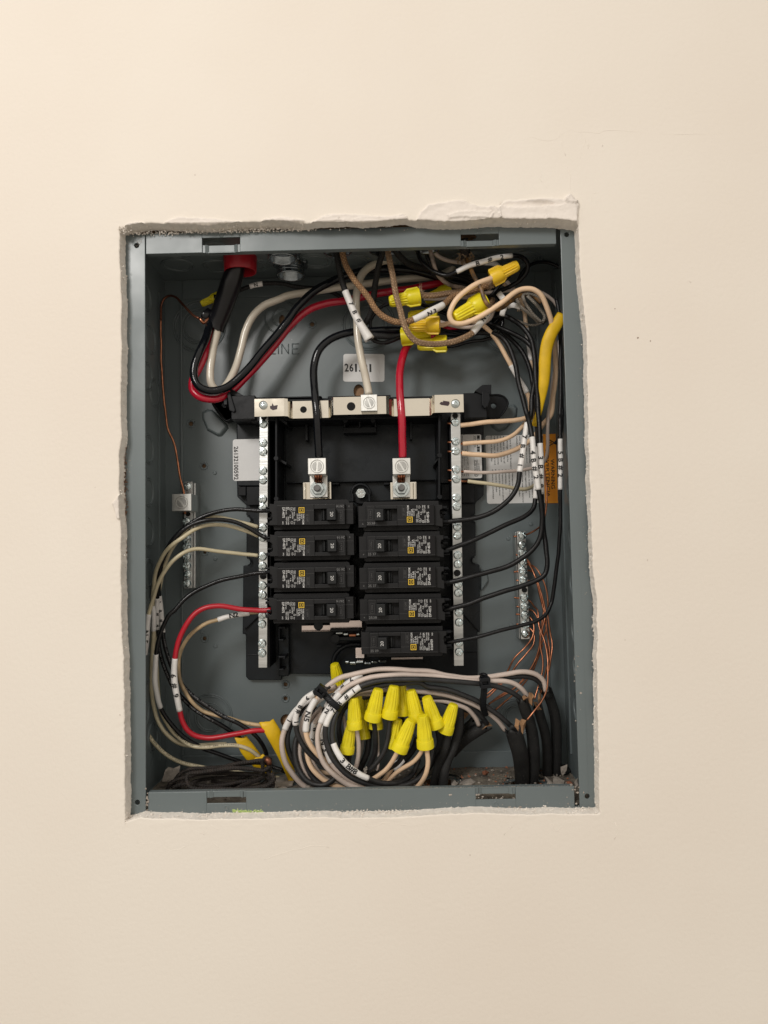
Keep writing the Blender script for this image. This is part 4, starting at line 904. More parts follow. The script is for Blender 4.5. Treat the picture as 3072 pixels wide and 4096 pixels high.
vv = [(b2(x, 0)[0], (d - 31) / 1000, z) for z in (z0_, z1_) for x, d in wp]
m.add(vv, [(0, 1, 2, 3, 4), (9, 8, 7, 6, 5)] + [(i, i + 5, (i + 1) % 5 + 5, (i + 1) % 5) for i in range(5)]); m.f = [tuple(reversed(q)) for q in m.f]
lbox(m, 1062, 202, 1082, 308, 34.5, 39); lbox(m, 1086, 202, 1098, 308, 36, 39)
HANDLE = raw('handle', m, M['handle'], .0004)
m = MB(); ltext(m, '20', 969, 232, 999, 277, 90, 24.05, .008); HTXT = raw('lettering', m, M['white'])
m = MB(); lbox(m, 1242, 166, 1507, 344, 30.93, 31.3); LABEL = raw('label_plate', m, M['lab'])
def label_text(num, nom=False):
    m = MB(); d = 30.85; T_ = lambda s_, x0_, y0_, x1_, y1_, bold=.018: ltext(m, s_, x0_, y0_, x1_, y1_, 90, d, bold)
    T_('TYPE HOM', 1252, 168, 1272, 268); T_('TIPO', 1275, 220, 1287, 268); T_('10 kA', 1289, 200, 1308, 268); T_('120/240 V~', 1312, 196, 1323, 268)
    T_('Al/Cu', 1340, 248, 1351, 290); T_('Cu', 1340, 170, 1351, 190); T_('LISTED', 1356, 222, 1369, 285); T_('C.B.', 1379, 226, 1391, 260); T_('UL', 1363, 303, 1381, 322)
    T_('HACR TYPE', 1397, 168, 1410, 242); T_('TIPO CARR', 1415, 168, 1427, 242); T_('ISSUE NO.', 1417, 262, 1429, 334); T_(num, 1437, 232, 1461, 332, .022); T_('SWD', 1450, 170, 1462, 198); T_('E1', 1398, 314, 1410, 330)
    if nom: T_('NOM', 1366, 172, 1386, 212)
    for (xa, ya, xb, yb) in ((1338, 296, 1341, 330), (1347, 296, 1350, 330), (1338, 200, 1341, 220), (1347, 200, 1350, 220), (1326, 208, 1334, 214), (1394, 312, 1396, 333), (1412, 312, 1414, 333), (1394, 331, 1414, 333), (1394, 311, 1414, 313)): lbox(m, xa, ya, xb, yb, d, d + .1)
    c_ = b2(1372, 312); m.ring((c_[0], (d - 31) / 1000, c_[1]), 18 * S_, 1.6 * S_, n=24, k=4)
    c_ = b2(1370, 185); 
    if not nom: m.ring((c_[0], (d - 31) / 1000, c_[1]), 12 * S_, 1.2 * S_, n=20, k=4); lbox(m, 1369, 173, 1371, 197, d, d + .1)
    return raw('fine_print', m, M['white'])
LT1, LT2 = label_text('DP-4075'), label_text('0166939', True)
m = MB()
for (xa, ya, xb, yb) in ((1250, 275, 1304, 281), (1250, 323, 1304, 329), (1250, 281, 1256, 323), (1298, 281, 1304, 323)): lbox(m, xa, ya, xb, yb, 30.8, 30.95)
for (xa, ya, xb, yb) in ((1265, 289, 1289, 293), (1265, 311, 1289, 315), (1285, 293, 1289, 311), (1265, 293, 1269, 311)): lbox(m, xa, ya, xb, yb, 30.8, 30.95)
LOGO = raw('square_emblem', m, M['yellowprint'])
m = MB(); 
for (xa, ya, xb, yb) in ((884, 200, 885.4, 290), (926, 200, 927.4, 290), (884, 199, 927, 200.4), (884, 289, 927, 290.4), (866, 298, 945, 299.4), (1160, 298, 1238, 299.4), (1206, 170, 1207.4, 270), (1236, 170, 1237.4, 270), (870, 166, 1236, 167), (868, 351, 1505, 352), (790, 298, 862, 299), (1480, 170, 1481, 350)): lbox(m, xa, ya, xb, yb, 30.96, 31.2)
ltext(m, 'I ON', 897, 215, 913, 275, 90, 30.9, 0); ltext(m, 'O OFF', 1214, 190, 1230, 262, 90, 30.9, 0)
EDGE = raw('moulded_lettering', m, mat('moulded_edge', (.075, .075, .075), .5))
m = MB()
lbox(m, 1592, 172, 1645, 196, 44, 70); lbox(m, 1592, 228, 1640, 246, 46, 70); lbox(m, 1592, 305, 1650, 330, 46, 74); lbox(m, 1592, 340, 1662, 356, 50, 74); lbox(m, 1598, 190, 1668, 200, 52, 80); lbox(m, 1560, 205, 1625, 340, 56, 86)
JAW = raw('terminal_jaw', m, M['black'], .0004)
m = MB(); c_ = b2(1577, 262); m.cyl((c_[0], 0, c_[1]), .0017, .014, .022, 16); TS = raw('terminal_screw', m, M['black'], .0003)
def child(tpl, parent):
    n_, me, bv = tpl; o = bpy.data.objects.new(n_, me); SC.collection.objects.link(o); o.parent = parent; reg(o)
    if bv: b = o.modifiers.new('bevel', 'BEVEL'); b.width = bv; b.segments = 2; b.limit_method = 'ANGLE'; b.angle_limit = math.radians(40)
    return o
DT = {}
def date_mesh(s_, sym):
    k = (s_, sym)
    if k not in DT: m = MB(); ltext(m, s_, 872, 319, 948, 342, 0, 30.9, 0); ltext(m, sym, 822, 326, 834, 340, 0, 34.9, 0); DT[k] = raw('date_code', m, M['grayprint'])
    return DT[k]
BK = [(1188, 262, 0, '2538', 'x', LT1, 'right column breaker directly below the red wire lug, dated 2538'),
      (1196, 553, 0, '25 37', '#', LT1, 'second breaker down in the right column, dated 25 37'),
      (1202, 853, 0, '25 37', '#', LT1, 'third breaker down in the right column, dated 25 37'),
      (1204, 1155, 0, '2538', '+', LT1, 'fourth breaker down in the right column, dated 2538 beside a plus sign'),
      (1222, 1470, 0, '25 09', '', LT2, 'lowest breaker, alone in its row, numbered 0166939 and dated 25 09'),
      (341, 257, 1, '2616', 'x', LT1, 'left column breaker directly below the black wire lug'),
      (345, 553, 1, '2616', 'x', LT1, 'second breaker down in the left column, dated 2616'),
      (346, 856, 1, '26 05', '#', LT1, 'third breaker down in the left column, dated 26 05'),
      (342, 1157, 1, '2616', '+', LT1, 'bottom left breaker fed by the red wire')]
for x, y, fl_, dt, sy, lt, lab in BK:
    q = P(x, y, 31, 'L'); t_ = empty('circuit_breaker', q, lab, 'circuit breaker', 'black 20 amp breakers in two columns')
    if fl_: t_.rotation_euler = (0, math.pi, 0)
    body = child(BODY, t_); hd = child(HANDLE, t_); child(HTXT, hd); lp = child(LABEL, t_); child(lt, lp); child(LOGO, lp); child(EDGE, body); child(date_mesh(dt, sy), body); child(JAW, t_); child(TS, t_)
    dxx = random.uniform(-.0002, .0002); t_.location.x += dxx
# ================================================================== WIRE CONNECTORS (twist-on)
def nut_mesh(kind, mt):
    n = 48; prof = []
    if kind == 'cone':      # tip at 0, mouth at 1 (unit length), radii in units of length
        prof = [(.02, .0), (.12, .0), (.160, .012), (.170, .04), (.175, .08), (.205, .30), (.235, .55), (.262, .74), (.266, .755)]
    else:
        prof = [(.02, .0), (.13, .0), (.175, .015), (.190, .05), (.20, .10), (.21, .30), (.22, .50), (.225, .56), (.255, .60)]
    v_ = []
    for k, (r_, h) in enumerate(prof):
        for i in range(n):
            a = 2 * math.pi * i / n; q = r_
            if .03 < h < .73: q = r_ * (1 + .075 * (1 if math.cos(14 * a) > .1 else -1) * min(1, (h - .02) * 12))
            v_.append((q * math.cos(a), q * math.sin(a), h))
    f_ = [(k * n + i, k * n + (i + 1) % n, (k + 1) * n + (i + 1) % n, (k + 1) * n + i) for k in range(len(prof) - 1) for i in range(n)] + [tuple(reversed(range(n)))]
    if kind == 'cone': sk = [(.262, .745), (.285, .75), (.292, .765), (.303, .96), (.300, 1.0), (.27, 1.0), (.25, .93), (.22, .86), (.0, .86)]
    else: sk = [(.245, .57), (.275, .62), (.29, .70), (.298, .97), (.295, 1.0), (.26, 1.0), (.24, .93), (.20, .86), (.0, .86)]
    sv, sf = lathe(sk, 40); out = []
    for nm, vv, ff in (('grip', v_, f_), ('skirt', sv, sf)):
        if nm == 'skirt' and kind == 'wing':
            for sg in (1, -1):     # the two wings: thin blades flaring out of the collar
                b0 = len(vv); vv = list(vv) + [(sg * .20, -.05, .50), (sg * .25, -.045, .52), (sg * .35, -.04, .64), (sg * .355, -.04, .97), (sg * .25, -.05, .99), (sg * .20, .05, .50), (sg * .25, .045, .52), (sg * .35, .04, .64), (sg * .355, .04, .97), (sg * .25, .05, .99)]
                ff = list(ff) + [tuple(b0 + q for q in (4, 3, 2, 1, 0)), tuple(b0 + q for q in (5, 6, 7, 8, 9))] + [tuple(b0 + q for q in (i, (i + 1) % 5, (i + 1) % 5 + 5, i + 5)) for i in range(5)]
        me = bpy.data.meshes.new(nm); me.from_pydata([tuple(q) for q in vv], [], ff); me.materials.append(M[mt])
        bm = bmesh.new(); bm.from_mesh(me); bmesh.ops.recalc_face_normals(bm, faces=bm.faces); bm.to_mesh(me); bm.free()
        me.shade_smooth()
        me.set_sharp_from_angle(angle=math.radians(38)); out.append(me)
    return out
NM = {('cone', 'yellow'): nut_mesh('cone', 'yellow'), ('wing', 'yellow'): nut_mesh('wing', 'yellow'), ('wing', 'yellow2'): nut_mesh('wing', 'yellow2')}
def nut(label, r, x0_, y0_, d0, x1_, y1_, d1, kind='cone', col='yellow', fat=1., spin=None, group=None):
    a, b = P(x0_, y0_, d0, r), P(x1_, y1_, d1, r); L_ = (b - a).length; z = (b - a).normalized()
    t_ = empty('wire_connector', a, label, 'wire connector', group or ('tall yellow twist-on connectors above the wire ring' if kind == 'cone' else 'yellow winged connectors among the upper wires'))
    q = z.to_track_quat('Z', 'Y'); sp = random.uniform(0, 6.28) if spin is None else math.radians(spin)
    R_ = q.to_matrix().to_4x4() @ Matrix.Rotation(sp, 4, 'Z'); t_.rotation_euler = R_.to_euler(); fat *= .87 if kind == 'cone' else .86; t_.scale = (L_ * fat, L_ * fat, L_)
    for nm, me in zip(('grip', 'skirt'), NM[(kind, col)]):
        o = bpy.data.objects.new(nm, me); SC.collection.objects.link(o); o.parent = t_; reg(o)
    return t_
# ================================================================== THICK SERVICE WIRES
def sheathed():
    cp = path(['A', (1172, 590, 57), (1164, 690, 59), (1126, 830, 63), (1065, 1010, 70), (1005, 1170, 76), (975, 1240, 78)])
    pts, idx = catmull(cp); r = mm(84, 64) / 2
    v_, f_, uv = tube_geo(pts, r, 28, 1., [.86, .92, 1.0, 1., .98, .96, .95], False)
    n = len(pts)
    for j in range(28):      # torn lower edge
        i = (n - 1) * 28 + j; q = Vector(v_[i]); q.z += -.0042 * max(-1, min(1, (q.x - cp[-1].x) / r)) + .001 * math.sin(j / 28 * 4 * math.pi) + random.uniform(-.0008, .0008); v_[i] = q
    o = mobj('cable_jacket', v_, f_, M['sheath'], None, True, uv); tag(o, 'thick black outer jacket hanging out of the red bushing', 'cable jacket')
    mb = MB().tube(catmull(path(['A', (840, 1155, 69), (870, 1145, 69), (900, 1120, 70), (925, 1090, 72)]))[0], .0032, 10, .3, taper=[.3, 1, 1, 1]); t_ = mb.build('torn_flap', M['sheath'], o, True)
    q = path(['A', (830, 1170, 68), (860, 1212, 70), (900, 1180, 72), (925, 1130, 74)]); mb = MB().tube(catmull(q)[0], .0015, 8); mb.build('copper_strand', M['copper'], o, True)
sheathed()
wire('thick glossy black service wire looping under the jacket and up right', 'wblk', 31.5, ['A', (1030, 1000, 72), (985, 1130, 76), (930, 1220, 72), (880, 1370, 64), (812, 1520, 58), (772, 1630, 56), (772, 1730, 56), (820, 1815, 56), (920, 1852, 57), (1040, 1838, 58), (1140, 1785, 60), (1260, 1680, 62), (1400, 1510, 66), (1530, 1350, 70),
    'B', (237, 1190, 72), (335, 1060, 74), (470, 930, 76), (640, 830, 78), (800, 762, 80), (1000, 712, 82), (1200, 700, 83), (1420, 715, 84), (1600, 760, 86), 'C', (300, 730, 88), (480, 790, 90), (640, 850, 92), (740, 930, 94), (740, 1060, 95), (640, 1150, 94), (450, 1190, 92), (200, 1190, 88), 'B', (1500, 1285, 86), (1300, 1283, 82), (1050, 1290, 78),
    (880, 1298, 76), (740, 1325, 74), (620, 1380, 72), (535, 1470, 70), (490, 1600, 69), (485, 1750, 65), (500, 1930, 59), (512, 2080, 57), 'E', (525, 440, 60), (536, 592, 62)], k=16)
wire('thick crimson service wire passing under the black one and down to the right lug', 'wred', 31, ['A', (1000, 1060, 80), (965, 1230, 82), (925, 1380, 76), (880, 1500, 70), (820, 1640, 66), (765, 1760, 64), (765, 1850, 64), (830, 1915, 64), (920, 1935, 65), (1020, 1925, 66), (1130, 1860, 70), (1240, 1750, 74), (1420, 1560, 76), (1600, 1340, 80),
    'B', (225, 1280, 81), (320, 1185, 82), (450, 1085, 84), (620, 1028, 85), (800, 1000, 86), (1000, 955, 86), (1200, 915, 86), (1400, 890, 87), (1600, 850, 88), 'C', (250, 750, 90), (420, 745, 92), (600, 780, 93), (700, 850, 94), (700, 920, 95), (600, 1040, 95), (450, 1110, 94), (300, 1160, 92), (170, 1215, 88), 'B', (1440, 1370, 82), (1375, 1430, 78), (1330, 1530, 72), (1305, 1680, 67), (1302, 1880, 60), (1318, 2080, 57), 'E', (1326, 440, 60), (1329, 592, 62)], k=16)
wire('thick cream neutral wire looping up and round to the middle lug', 'wcrm', 31, ['A', (1040, 1100, 80), (1010, 1230, 78), (980, 1350, 74), (945, 1520, 70), (925, 1680, 68), (935, 1790, 68), (985, 1850, 70), (1050, 1830, 74), (1120, 1740, 78), (1180, 1600, 82), (1222, 1450, 84), (1262, 1290, 85), (1330, 1150, 86), (1440, 1045, 87), (1600, 980, 88),
    'B', (237, 955, 88), (450, 915, 88), (650, 885, 88), (860, 860, 89), (1080, 830, 90), (1350, 795, 92), (1600, 770, 94), 'C', (300, 660, 94), (345, 610, 92), (300, 565, 88), (180, 545, 85), (40, 535, 82), 'B', (1300, 605, 78), (1120, 630, 76), (1000, 695, 74), (925, 790, 72), (893, 940, 70), (893, 1150, 69), (910, 1400, 68), (950, 1620, 64), (985, 1770, 58), (1008, 1890, 54)], k=16)
# bare copper ground
def ground():
    o = wire('bare copper ground wire bent over and down to the left lug', 'copper', 9.2, ['A', (458, 1180, 84), (456, 1330, 84), (466, 1600, 83), (480, 1830, 82), (500, 2060, 81), 'D', (500, 180, 81), (520, 310, 80), (575, 440, 80), (612, 600, 80), (640, 780, 80), (678, 940, 79), (688, 1130, 80)], cat='wire')
    wire('', 'copperold', 10, ['A', (820, 1168, 68), (775, 1150, 70), (715, 1095, 74), (650, 1020, 78), (605, 970, 80), (550, 952, 82), (500, 975, 83), (468, 1040, 84), (458, 1182, 84)], name='tarnished_length', parent=o)
ground()
wire('black cloth wire with a white N marker running behind the big jacket', 'blackb', 17, ['A', (960, 965, 80), (1090, 960, 82), (1190, 912, 82), (1300, 870, 82), (1440, 838, 83), (1600, 838, 84), 'B', (300, 862, 86), (430, 876, 88), (560, 890, 92), (680, 930, 96), (790, 1010, 98), (900, 1120, 98)], sleeves=[(2.95, 3.9, 'N', -1, 0, (.3, .7))])
nut('yellow winged connector half hidden behind the thick black jacket', 'A', 838, 1035, 82, 1020, 955, 84, 'wing', spin=80, fat=.85)
# ================================================================== OLD CLOTH CABLES FROM THE TOP
wire('black cloth cable with the long white 7 B # 1 marker', 'blackb', 25, ['B', (690, 470, 44), (702, 560, 46), (722, 680, 48), (752, 800, 50), (790, 910, 50), (845, 1050, 50), (905, 1190, 51), (1015, 1370, 52)], sleeves=[(4, 7, '7 B # 1', 1, 10, (.24, .83), 1.2, .0040, (1, 1, 1, 1, 1.05, 1.2, 1.5))])
wire('thin black wire leaving the 7 B # 1 marker for the lower yellow connector', 'wblkt', 15, ['B', (1010, 1340, 54), (1060, 1385, 58), (1140, 1405, 62), (1220, 1385, 64), (1320, 1340, 68), (1400, 1325, 70)])
wire('brown braided cable sweeping down to the first N3 marker', 'brown', 25, ['B', (750, 470, 38), (765, 570, 40), (790, 660, 42), (850, 770, 42), (930, 880, 42), (1010, 985, 41), (1075, 1080, 40), (1150, 1152, 40), (1240, 1195, 40), (1340, 1208, 38), (1430, 1185, 37), (1560, 1120, 37), 'C', (262, 945, 42), (330, 885, 46), (440, 850, 48), (560, 812, 46), (690, 765, 42)], sleeves=[(10, 12, 'N3', 1, -25, (.38, .7), 1.14, .0042)])
wire('tan braided cable hanging from the middle entry to the second N3 marker', 'tanb', 24, ['B', (1180, 470, 38), (1200, 580, 38), (1228, 720, 38), (1250, 870, 38), (1275, 990, 37), (1308, 1110, 35), (1340, 1215, 32), (1390, 1320, 32), (1460, 1385, 34), (1560, 1412, 36), 'C', (220, 1288, 39), (350, 1265, 40), (450, 1225, 40), (520, 1185, 40), (590, 1100, 42), (640, 1030, 46), (668, 960, 54), (690, 900, 60)], sleeves=[(13, 15.6, 'N3', 1, 10, (.4, .8), 1.14, .0040)])
wire('black cloth cable dropping from the middle entry behind the cream wire', 'blackb', 25, ['B', (1165, 490, 46), (1120, 600, 50), (1085, 730, 56), (1068, 850, 60), (1058, 980, 66), (1030, 1110, 72), (990, 1190, 76), (960, 1240, 78), (990, 1310, 74), (1080, 1335, 70), (1200, 1345, 70), (1340, 1345, 71)])
wire('black cloth cable running right from the middle entry', 'blackb', 26, ['B', (1235, 480, 44), (1290, 570, 50), (1370, 640, 56), (1480, 680, 62), (1600, 710, 68), 'C', (200, 690, 72), (350, 705, 76), (500, 720, 80), (640, 790, 86), (760, 860, 92)])
wire('brown braided cable from the wide front connector to the upper right one', 'tanb', 24, ['C', (20, 855, 50), (80, 862, 50), (200, 862, 52), (330, 845, 56), (450, 820, 55), (560, 800, 50), (700, 772, 44)])
nut('wide yellow winged connector in front, crossed by the tan braided cable', 'B', 1200, 1012, 50, 1492, 958, 50, 'wing', spin=90)
nut('yellow winged connector at the far back behind the brown braids', 'C', 105, 905, 88, 330, 815, 86, 'wing', spin=70)
nut('dull yellow connector showing above and below the first N3 marker', 'J', 582, 535, 70, 784, 520, 66, 'wing', spin=70)
nut('golden yellow winged connector just under the first N3 marker', 'J', 592, 600, 56, 802, 596, 52, 'wing', 'yellow2', spin=90)
nut('yellow connector with its mouth facing left above the red wire', 'J', 738, 655, 70, 530, 678, 72, 'wing', spin=80)
nut('lowest yellow winged connector, crossed by the braided loop', 'J', 646, 735, 68, 853, 724, 64, 'wing', spin=80)
nut('upper right golden winged connector pointing up right', 'J', 1352, 172, 32, 1160, 270, 36, 'wing', 'yellow2', spin=75)
nut('bright yellow winged connector lying inside the beige loop', 'J', 902, 545, 34, 1120, 425, 36, 'wing', spin=75)
# thin wires from the right hand entries
wire('thin glossy black wire with the white B # 2 marker curving back right', 'wblkt', 18, ['C', (40, 400, 46), (55, 520, 46), (110, 600, 44), (190, 662, 42), (290, 688, 40), (382, 660, 36), (490, 612, 34), (600, 578, 33), (720, 545, 33), (860, 524, 34), (940, 535, 38), (990, 590, 42), (985, 665, 46), (925, 735, 50), (840, 785, 54), (760, 825, 60), (700, 865, 66), (640, 930, 72)], sleeves=[(5, 9, ' B # 2', 1, -5, (.22, .86), 1.16, .0042)])
wire('second thin black wire beside the B # 2 wire entry', 'wblkt', 15, ['C', (95, 400, 50), (115, 500, 52), (150, 580, 54), (200, 640, 56), (300, 690, 60), (450, 730, 66), (600, 800, 74)])
wire('mottled dirty cream wire dropping from the top entry', 'wmott', 17, ['C', (140, 400, 42), (160, 500, 42), (185, 590, 44), (215, 680, 46), (270, 745, 50), (350, 785, 54), (430, 802, 58), (560, 830, 64)])
wire('pinkish wire running right from the entry to a white marker', 'wpink', 17, ['C', (170, 470, 52), (220, 525, 54), (310, 565, 58), (420, 585, 60), (520, 600, 62), (620, 590, 62), (700, 590, 62), (745, 625, 64), (790, 720, 68), (840, 780, 70), (900, 830, 74)], sleeves=[(5, 8, ' N', 1, 0, (.3, .9))])
# fat old cable end with frayed cotton
def oldcable():
    cp = path(['C', (430, 380, 42), (445, 450, 44), (455, 520, 46), (455, 555, 47)]); pts, _ = catmull(cp); r = mm(44, 45) / 2; v_, f_, uv = tube_geo(pts, r, 20, 1., [1, 1.05, .95, .9], True)
    o = mobj('cable_stub', v_, f_, M['oldb'], None, True, uv); tag(o, 'old dark cable stub with a frayed cotton end', 'cable stub')
    mb = MB(); c_ = cp[-1]
    for _ in range(120):
        a = random.uniform(0, 2 * math.pi); rr_ = r * random.uniform(.6, 1.15); p0 = c_ + Vector((rr_ * math.cos(a), rr_ * math.sin(a) * .8, random.uniform(.001, .006))); p1 = p0 + Vector((random.gauss(0, .0022), random.gauss(0, .001), random.uniform(-.006, .001)))
        mb.tube([p0, (p0 + p1) / 2 + Vector((random.gauss(0, .0004), 0, 0)), p1], random.uniform(.00025, .0006), 5)
    f = mb.build('frayed_cotton', M['fray'], o)
oldcable()
wire('flat amber wire hanging from the frayed stub and curling right', 'amber', 17, ['C', (462, 545, 42), (490, 610, 38), (520, 680, 34), (555, 740, 30), (595, 820, 27), (615, 890, 27), (650, 950, 27), (710, 982, 30), (780, 970, 36), (840, 925, 42), (900, 880, 48), (970, 858, 52), (1050, 875, 54), (1110, 930, 54)], flat=.6)
for i, (lab, s_) in enumerate([('grey cloth strand looping widest on the right', ['C', (905, 870, 50), (1000, 850, 52), (1100, 890, 54), (1160, 980, 56), (1160, 1060, 58), (1080, 1115, 62), (980, 1110, 66), (900, 1080, 70)]), ('grey cloth strand hanging straight down the middle of the tangle', ['C', (950, 870, 46), (970, 930, 44), (1010, 990, 46), (1060, 1050, 50), (1110, 1095, 54)]),
    ('grey cloth strand with a loose thread end', ['C', (900, 900, 44), (930, 960, 42), (990, 1010, 46), (1050, 1060, 52), (1090, 1100, 56)]), ('grey cloth strand at the back of the tangle', ['C', (990, 870, 50), (1040, 920, 50), (1100, 990, 52), (1140, 1050, 54), (1120, 1100, 58)]), ('sooty cloth strand closing the tangle at the right', ['C', (880, 860, 52), (980, 840, 54), (1080, 860, 56), (1150, 940, 58), (1165, 1030, 60), (1120, 1110, 64)])]):
    wire(lab, 'grayb' if i < 4 else 'oldb', 13 if i else 10, s_, group='grey cloth strands curled in the upper right corner')
mb = MB()
for _ in range(40):
    p0 = P(random.uniform(905, 950), random.uniform(880, 1000), 42, 'C'); p1 = p0 + Vector((random.gauss(0, .001), 0, random.gauss(-.001, .001))); mb.tube([p0, (p0 + p1) / 2 + Vector((0, 0, random.gauss(0, .0004))), p1], .00014, 4)
    p0 = P(random.uniform(50, 75), random.uniform(800, 890), 46, 'C'); p1 = p0 + Vector((random.gauss(.001, .0015), 0, random.gauss(0, .003))); mb.tube([p0, (p0 + p1) / 2, p1], .00015, 4)
    p0 = P(random.uniform(670, 705), random.uniform(740, 800), 38, 'C'); p1 = p0 + Vector((random.gauss(-.002, .0015), 0, random.gauss(0, .002))); mb.tube([p0, (p0 + p1) / 2, p1], .00018, 4)
o = mb.build('loose_threads', M['fray']); tag(o, 'loose cotton threads sticking out of the braids', kind='stuff')
# beige loops
wire('beige wire making the big front loop round the bright yellow connector', 'wbeige', 20.5, ['C', (725, 700, 34), (660, 722, 31), (580, 752, 29), (490, 800, 28), (400, 875, 28), (340, 960, 29), (318, 1035, 30), (345, 1092, 31), (420, 1105, 31), (520, 1075, 30), (640, 1010, 29), (760, 930, 28), (860, 855, 28), (950, 808, 29), (1030, 808, 30), (1100, 855, 32), (1150, 945, 35), (1185, 1050, 40), (1205, 1150, 46), (1225, 1280, 54), (1235, 1500, 62), (1220, 1700, 68), (1190, 1900, 72), 'F', (1140, 230, 76), (1095, 290, 78), (1050, 350, 80), (990, 410, 80), (900, 465, 78), (800, 505, 74), (700, 522, 70), (560, 515, 66), (425, 502, 66)], tips=(1,))
wire('beige wire from the golden connector diving down the middle right', 'wbeige', 19, ['C', (200, 1125, 56), (260, 1120, 58), (340, 1095, 60), (450, 1085, 62), (560, 1100, 62), (640, 1150, 62), (720, 1245, 62), (790, 1360, 63), (850, 1465, 64), (905, 1570, 66), (985, 1705, 70), (1010, 1790, 72), (1010, 1900, 73), 'F', (960, 200, 72), (880, 220, 70), (780, 228, 68), (640, 232, 66), (520, 248, 66), (412, 262, 66)], sleeves=[(8, 10, '', 1, 0, (0, 1), 1.15)], tips=(1,))
wire('pinkish beige wire tucked behind the front loop', 'wpink', 17, ['C', (200, 1085, 66), (300, 1110, 68), (400, 1132, 68), (500, 1135, 66), (590, 1110, 62), (660, 1060, 60), (690, 1000, 62), (720, 940, 70)])
wire('beige wire dropping behind the black wires at the right', 'wbeige', 17, ['C', (780, 760, 74), (860, 810, 76), (930, 900, 78), (960, 1000, 80), (980, 1120, 80), (1000, 1260, 80), (1020, 1430, 80), (1035, 1560, 80), (1050, 1750, 80), (1040, 1900, 80), 'F', (980, 230, 78), (930, 290, 74), (860, 350, 70), (740, 393, 67), (600, 408, 66), (432, 420, 66)], sleeves=[(4.2, 6.1, '', 1, 0, (0, 1), 1.2)], tips=(1,))
wire('greyish white wire arching over the tangle to the right wall', 'wpink', 14, ['J', (690, 412, 78), (800, 412, 76), (920, 398, 72), (1050, 378, 68), (1180, 362, 64), (1300, 350, 62), (1420, 350, 62), (1520, 372, 64), (1600, 430, 68), (1650, 520, 72), (1672, 650, 74), 'C', (1270, 1250, 76), (1255, 1360, 76), (1240, 1450, 76), (1215, 1600, 74), (1185, 1800, 72), 'F', (1175, 120, 72), (1165, 300, 72), (1165, 440, 74), (1155, 530, 78), (1120, 590, 82), (1050, 625, 84), (940, 650, 80), (800, 660, 74), (640, 668, 68), (440, 660, 66)], tips=(1,))
wire('thin pale wire behind the wide yellow connector', 'wpink', 12, ['C', (110, 880, 84), (180, 898, 84), (300, 895, 82), (420, 885, 80), (520, 880, 78), (640, 850, 76), (760, 840, 74)])
# crumpled white tags in the tangle
wire('crumpled white marker above the bright yellow connector', 'sleeve', 24, ['C', (742, 845, 50), (770, 880, 48), (800, 930, 46), (770, 960, 48)], flat=.4)
wire('white marker pointing at the right of the bright yellow connector', 'sleeve', 22, ['C', (800, 955, 50), (780, 1000, 50), (770, 1040, 52)], flat=.5)
wire('torn white marker beside the grey cloth strands', 'sleeve', 20, ['C', (820, 960, 56), (870, 950, 54), (930, 975, 54)], flat=.4, taper=[1, 1.1, .8])
# thin black tangle behind
BT = 'thin black wires tangled behind the yellow connectors'
wire('thin black wire curling left out of the wide yellow connector', 'wblkt', 14, ['J', (470, 440, 60), (420, 455, 64), (360, 500, 70), (320, 565, 76), (325, 640, 78), (350, 700, 74), (420, 722, 70), (500, 690, 68), (560, 670, 70)], group=None)
wire('uppermost thin black wire running right behind the N3 marker', 'wblkt', 13, ['J', (650, 445, 78), (740, 470, 82), (830, 490, 84), (930, 530, 84), (1040, 590, 82), (1160, 640, 80)])
wire('middle thin black wire running right behind the N3 marker', 'wblkt', 13, ['J', (700, 490, 86), (800, 500, 88), (900, 545, 88), (1020, 620, 86), (1120, 650, 86)])
wire('thin black wire from the golden connector to the right side', 'wblkt', 13, ['J', (795, 620, 64), (870, 640, 70), (980, 655, 76), (1100, 645, 80), (1200, 600, 78), (1240, 540, 74)])
wire('thin black wire from the lowest connector curving up right', 'wblkt', 14, ['J', (830, 745, 66), (900, 742, 68), (1000, 712, 72), (1110, 698, 74), (1190, 660, 72), (1238, 600, 70), (1240, 550, 70), (1220, 510, 74)])
wire('thin black wire from the B # 2 loop down past the white marker', 'wblkt', 13, ['J', (1290, 250, 58), (1230, 310, 60), (1180, 370, 62), (1130, 420, 66), (1100, 470, 72)])
wire('thin black wire arching across the dark corner to the right wall', 'wblkt', 13, ['J', (1340, 300, 80), (1400, 200, 78), (1480, 160, 78), (1560, 160, 78), (1630, 190, 78), (1690, 260, 78)])
# ================================================================== BLACK WIRES DOWN THE RIGHT SIDE TO THE BREAKERS
wire('matte black wire with the 7 B # 1 marker feeding the top right breaker', 'wblkm', 20, ['C', (650, 1100, 72), (760, 1150, 68), (880, 1200, 64), (980, 1260, 62), (1040, 1340, 60), (1062, 1480, 58), (1050, 1620, 56), (1030, 1760, 54), (1015, 1900, 52), 'F', (985, 240, 48), (968, 360, 47), (948, 490, 46), (925, 662, 45), (905, 770, 45), (850, 880, 45), (750, 970, 46), (640, 1030, 47), (520, 1065, 48), (320, 1092, 50), (250, 1096, 51)], sleeves=[(9, 12, '7 B # 1', 1, -15, (.25, .92), 1.14, .0044)])
wire('black wire under the marker bundle curving to the second right breaker', 'wblkm', 19, ['C', (700, 1120, 78), (800, 1200, 76), (930, 1330, 74), (1010, 1500, 72), (1050, 1700, 70), (1075, 1900, 68), 'F', (1075, 250, 66), (1075, 450, 64), (1070, 650, 62), (1062, 895, 58), (1040, 980, 56), (960, 1050, 54), (820, 1115, 52), (660, 1190, 51), (480, 1272, 50), (330, 1325, 50), (270, 1338, 51)], sleeves=[(7, 9, ' #  4', 1, 20, (.2, .9), 1.14, .004)])
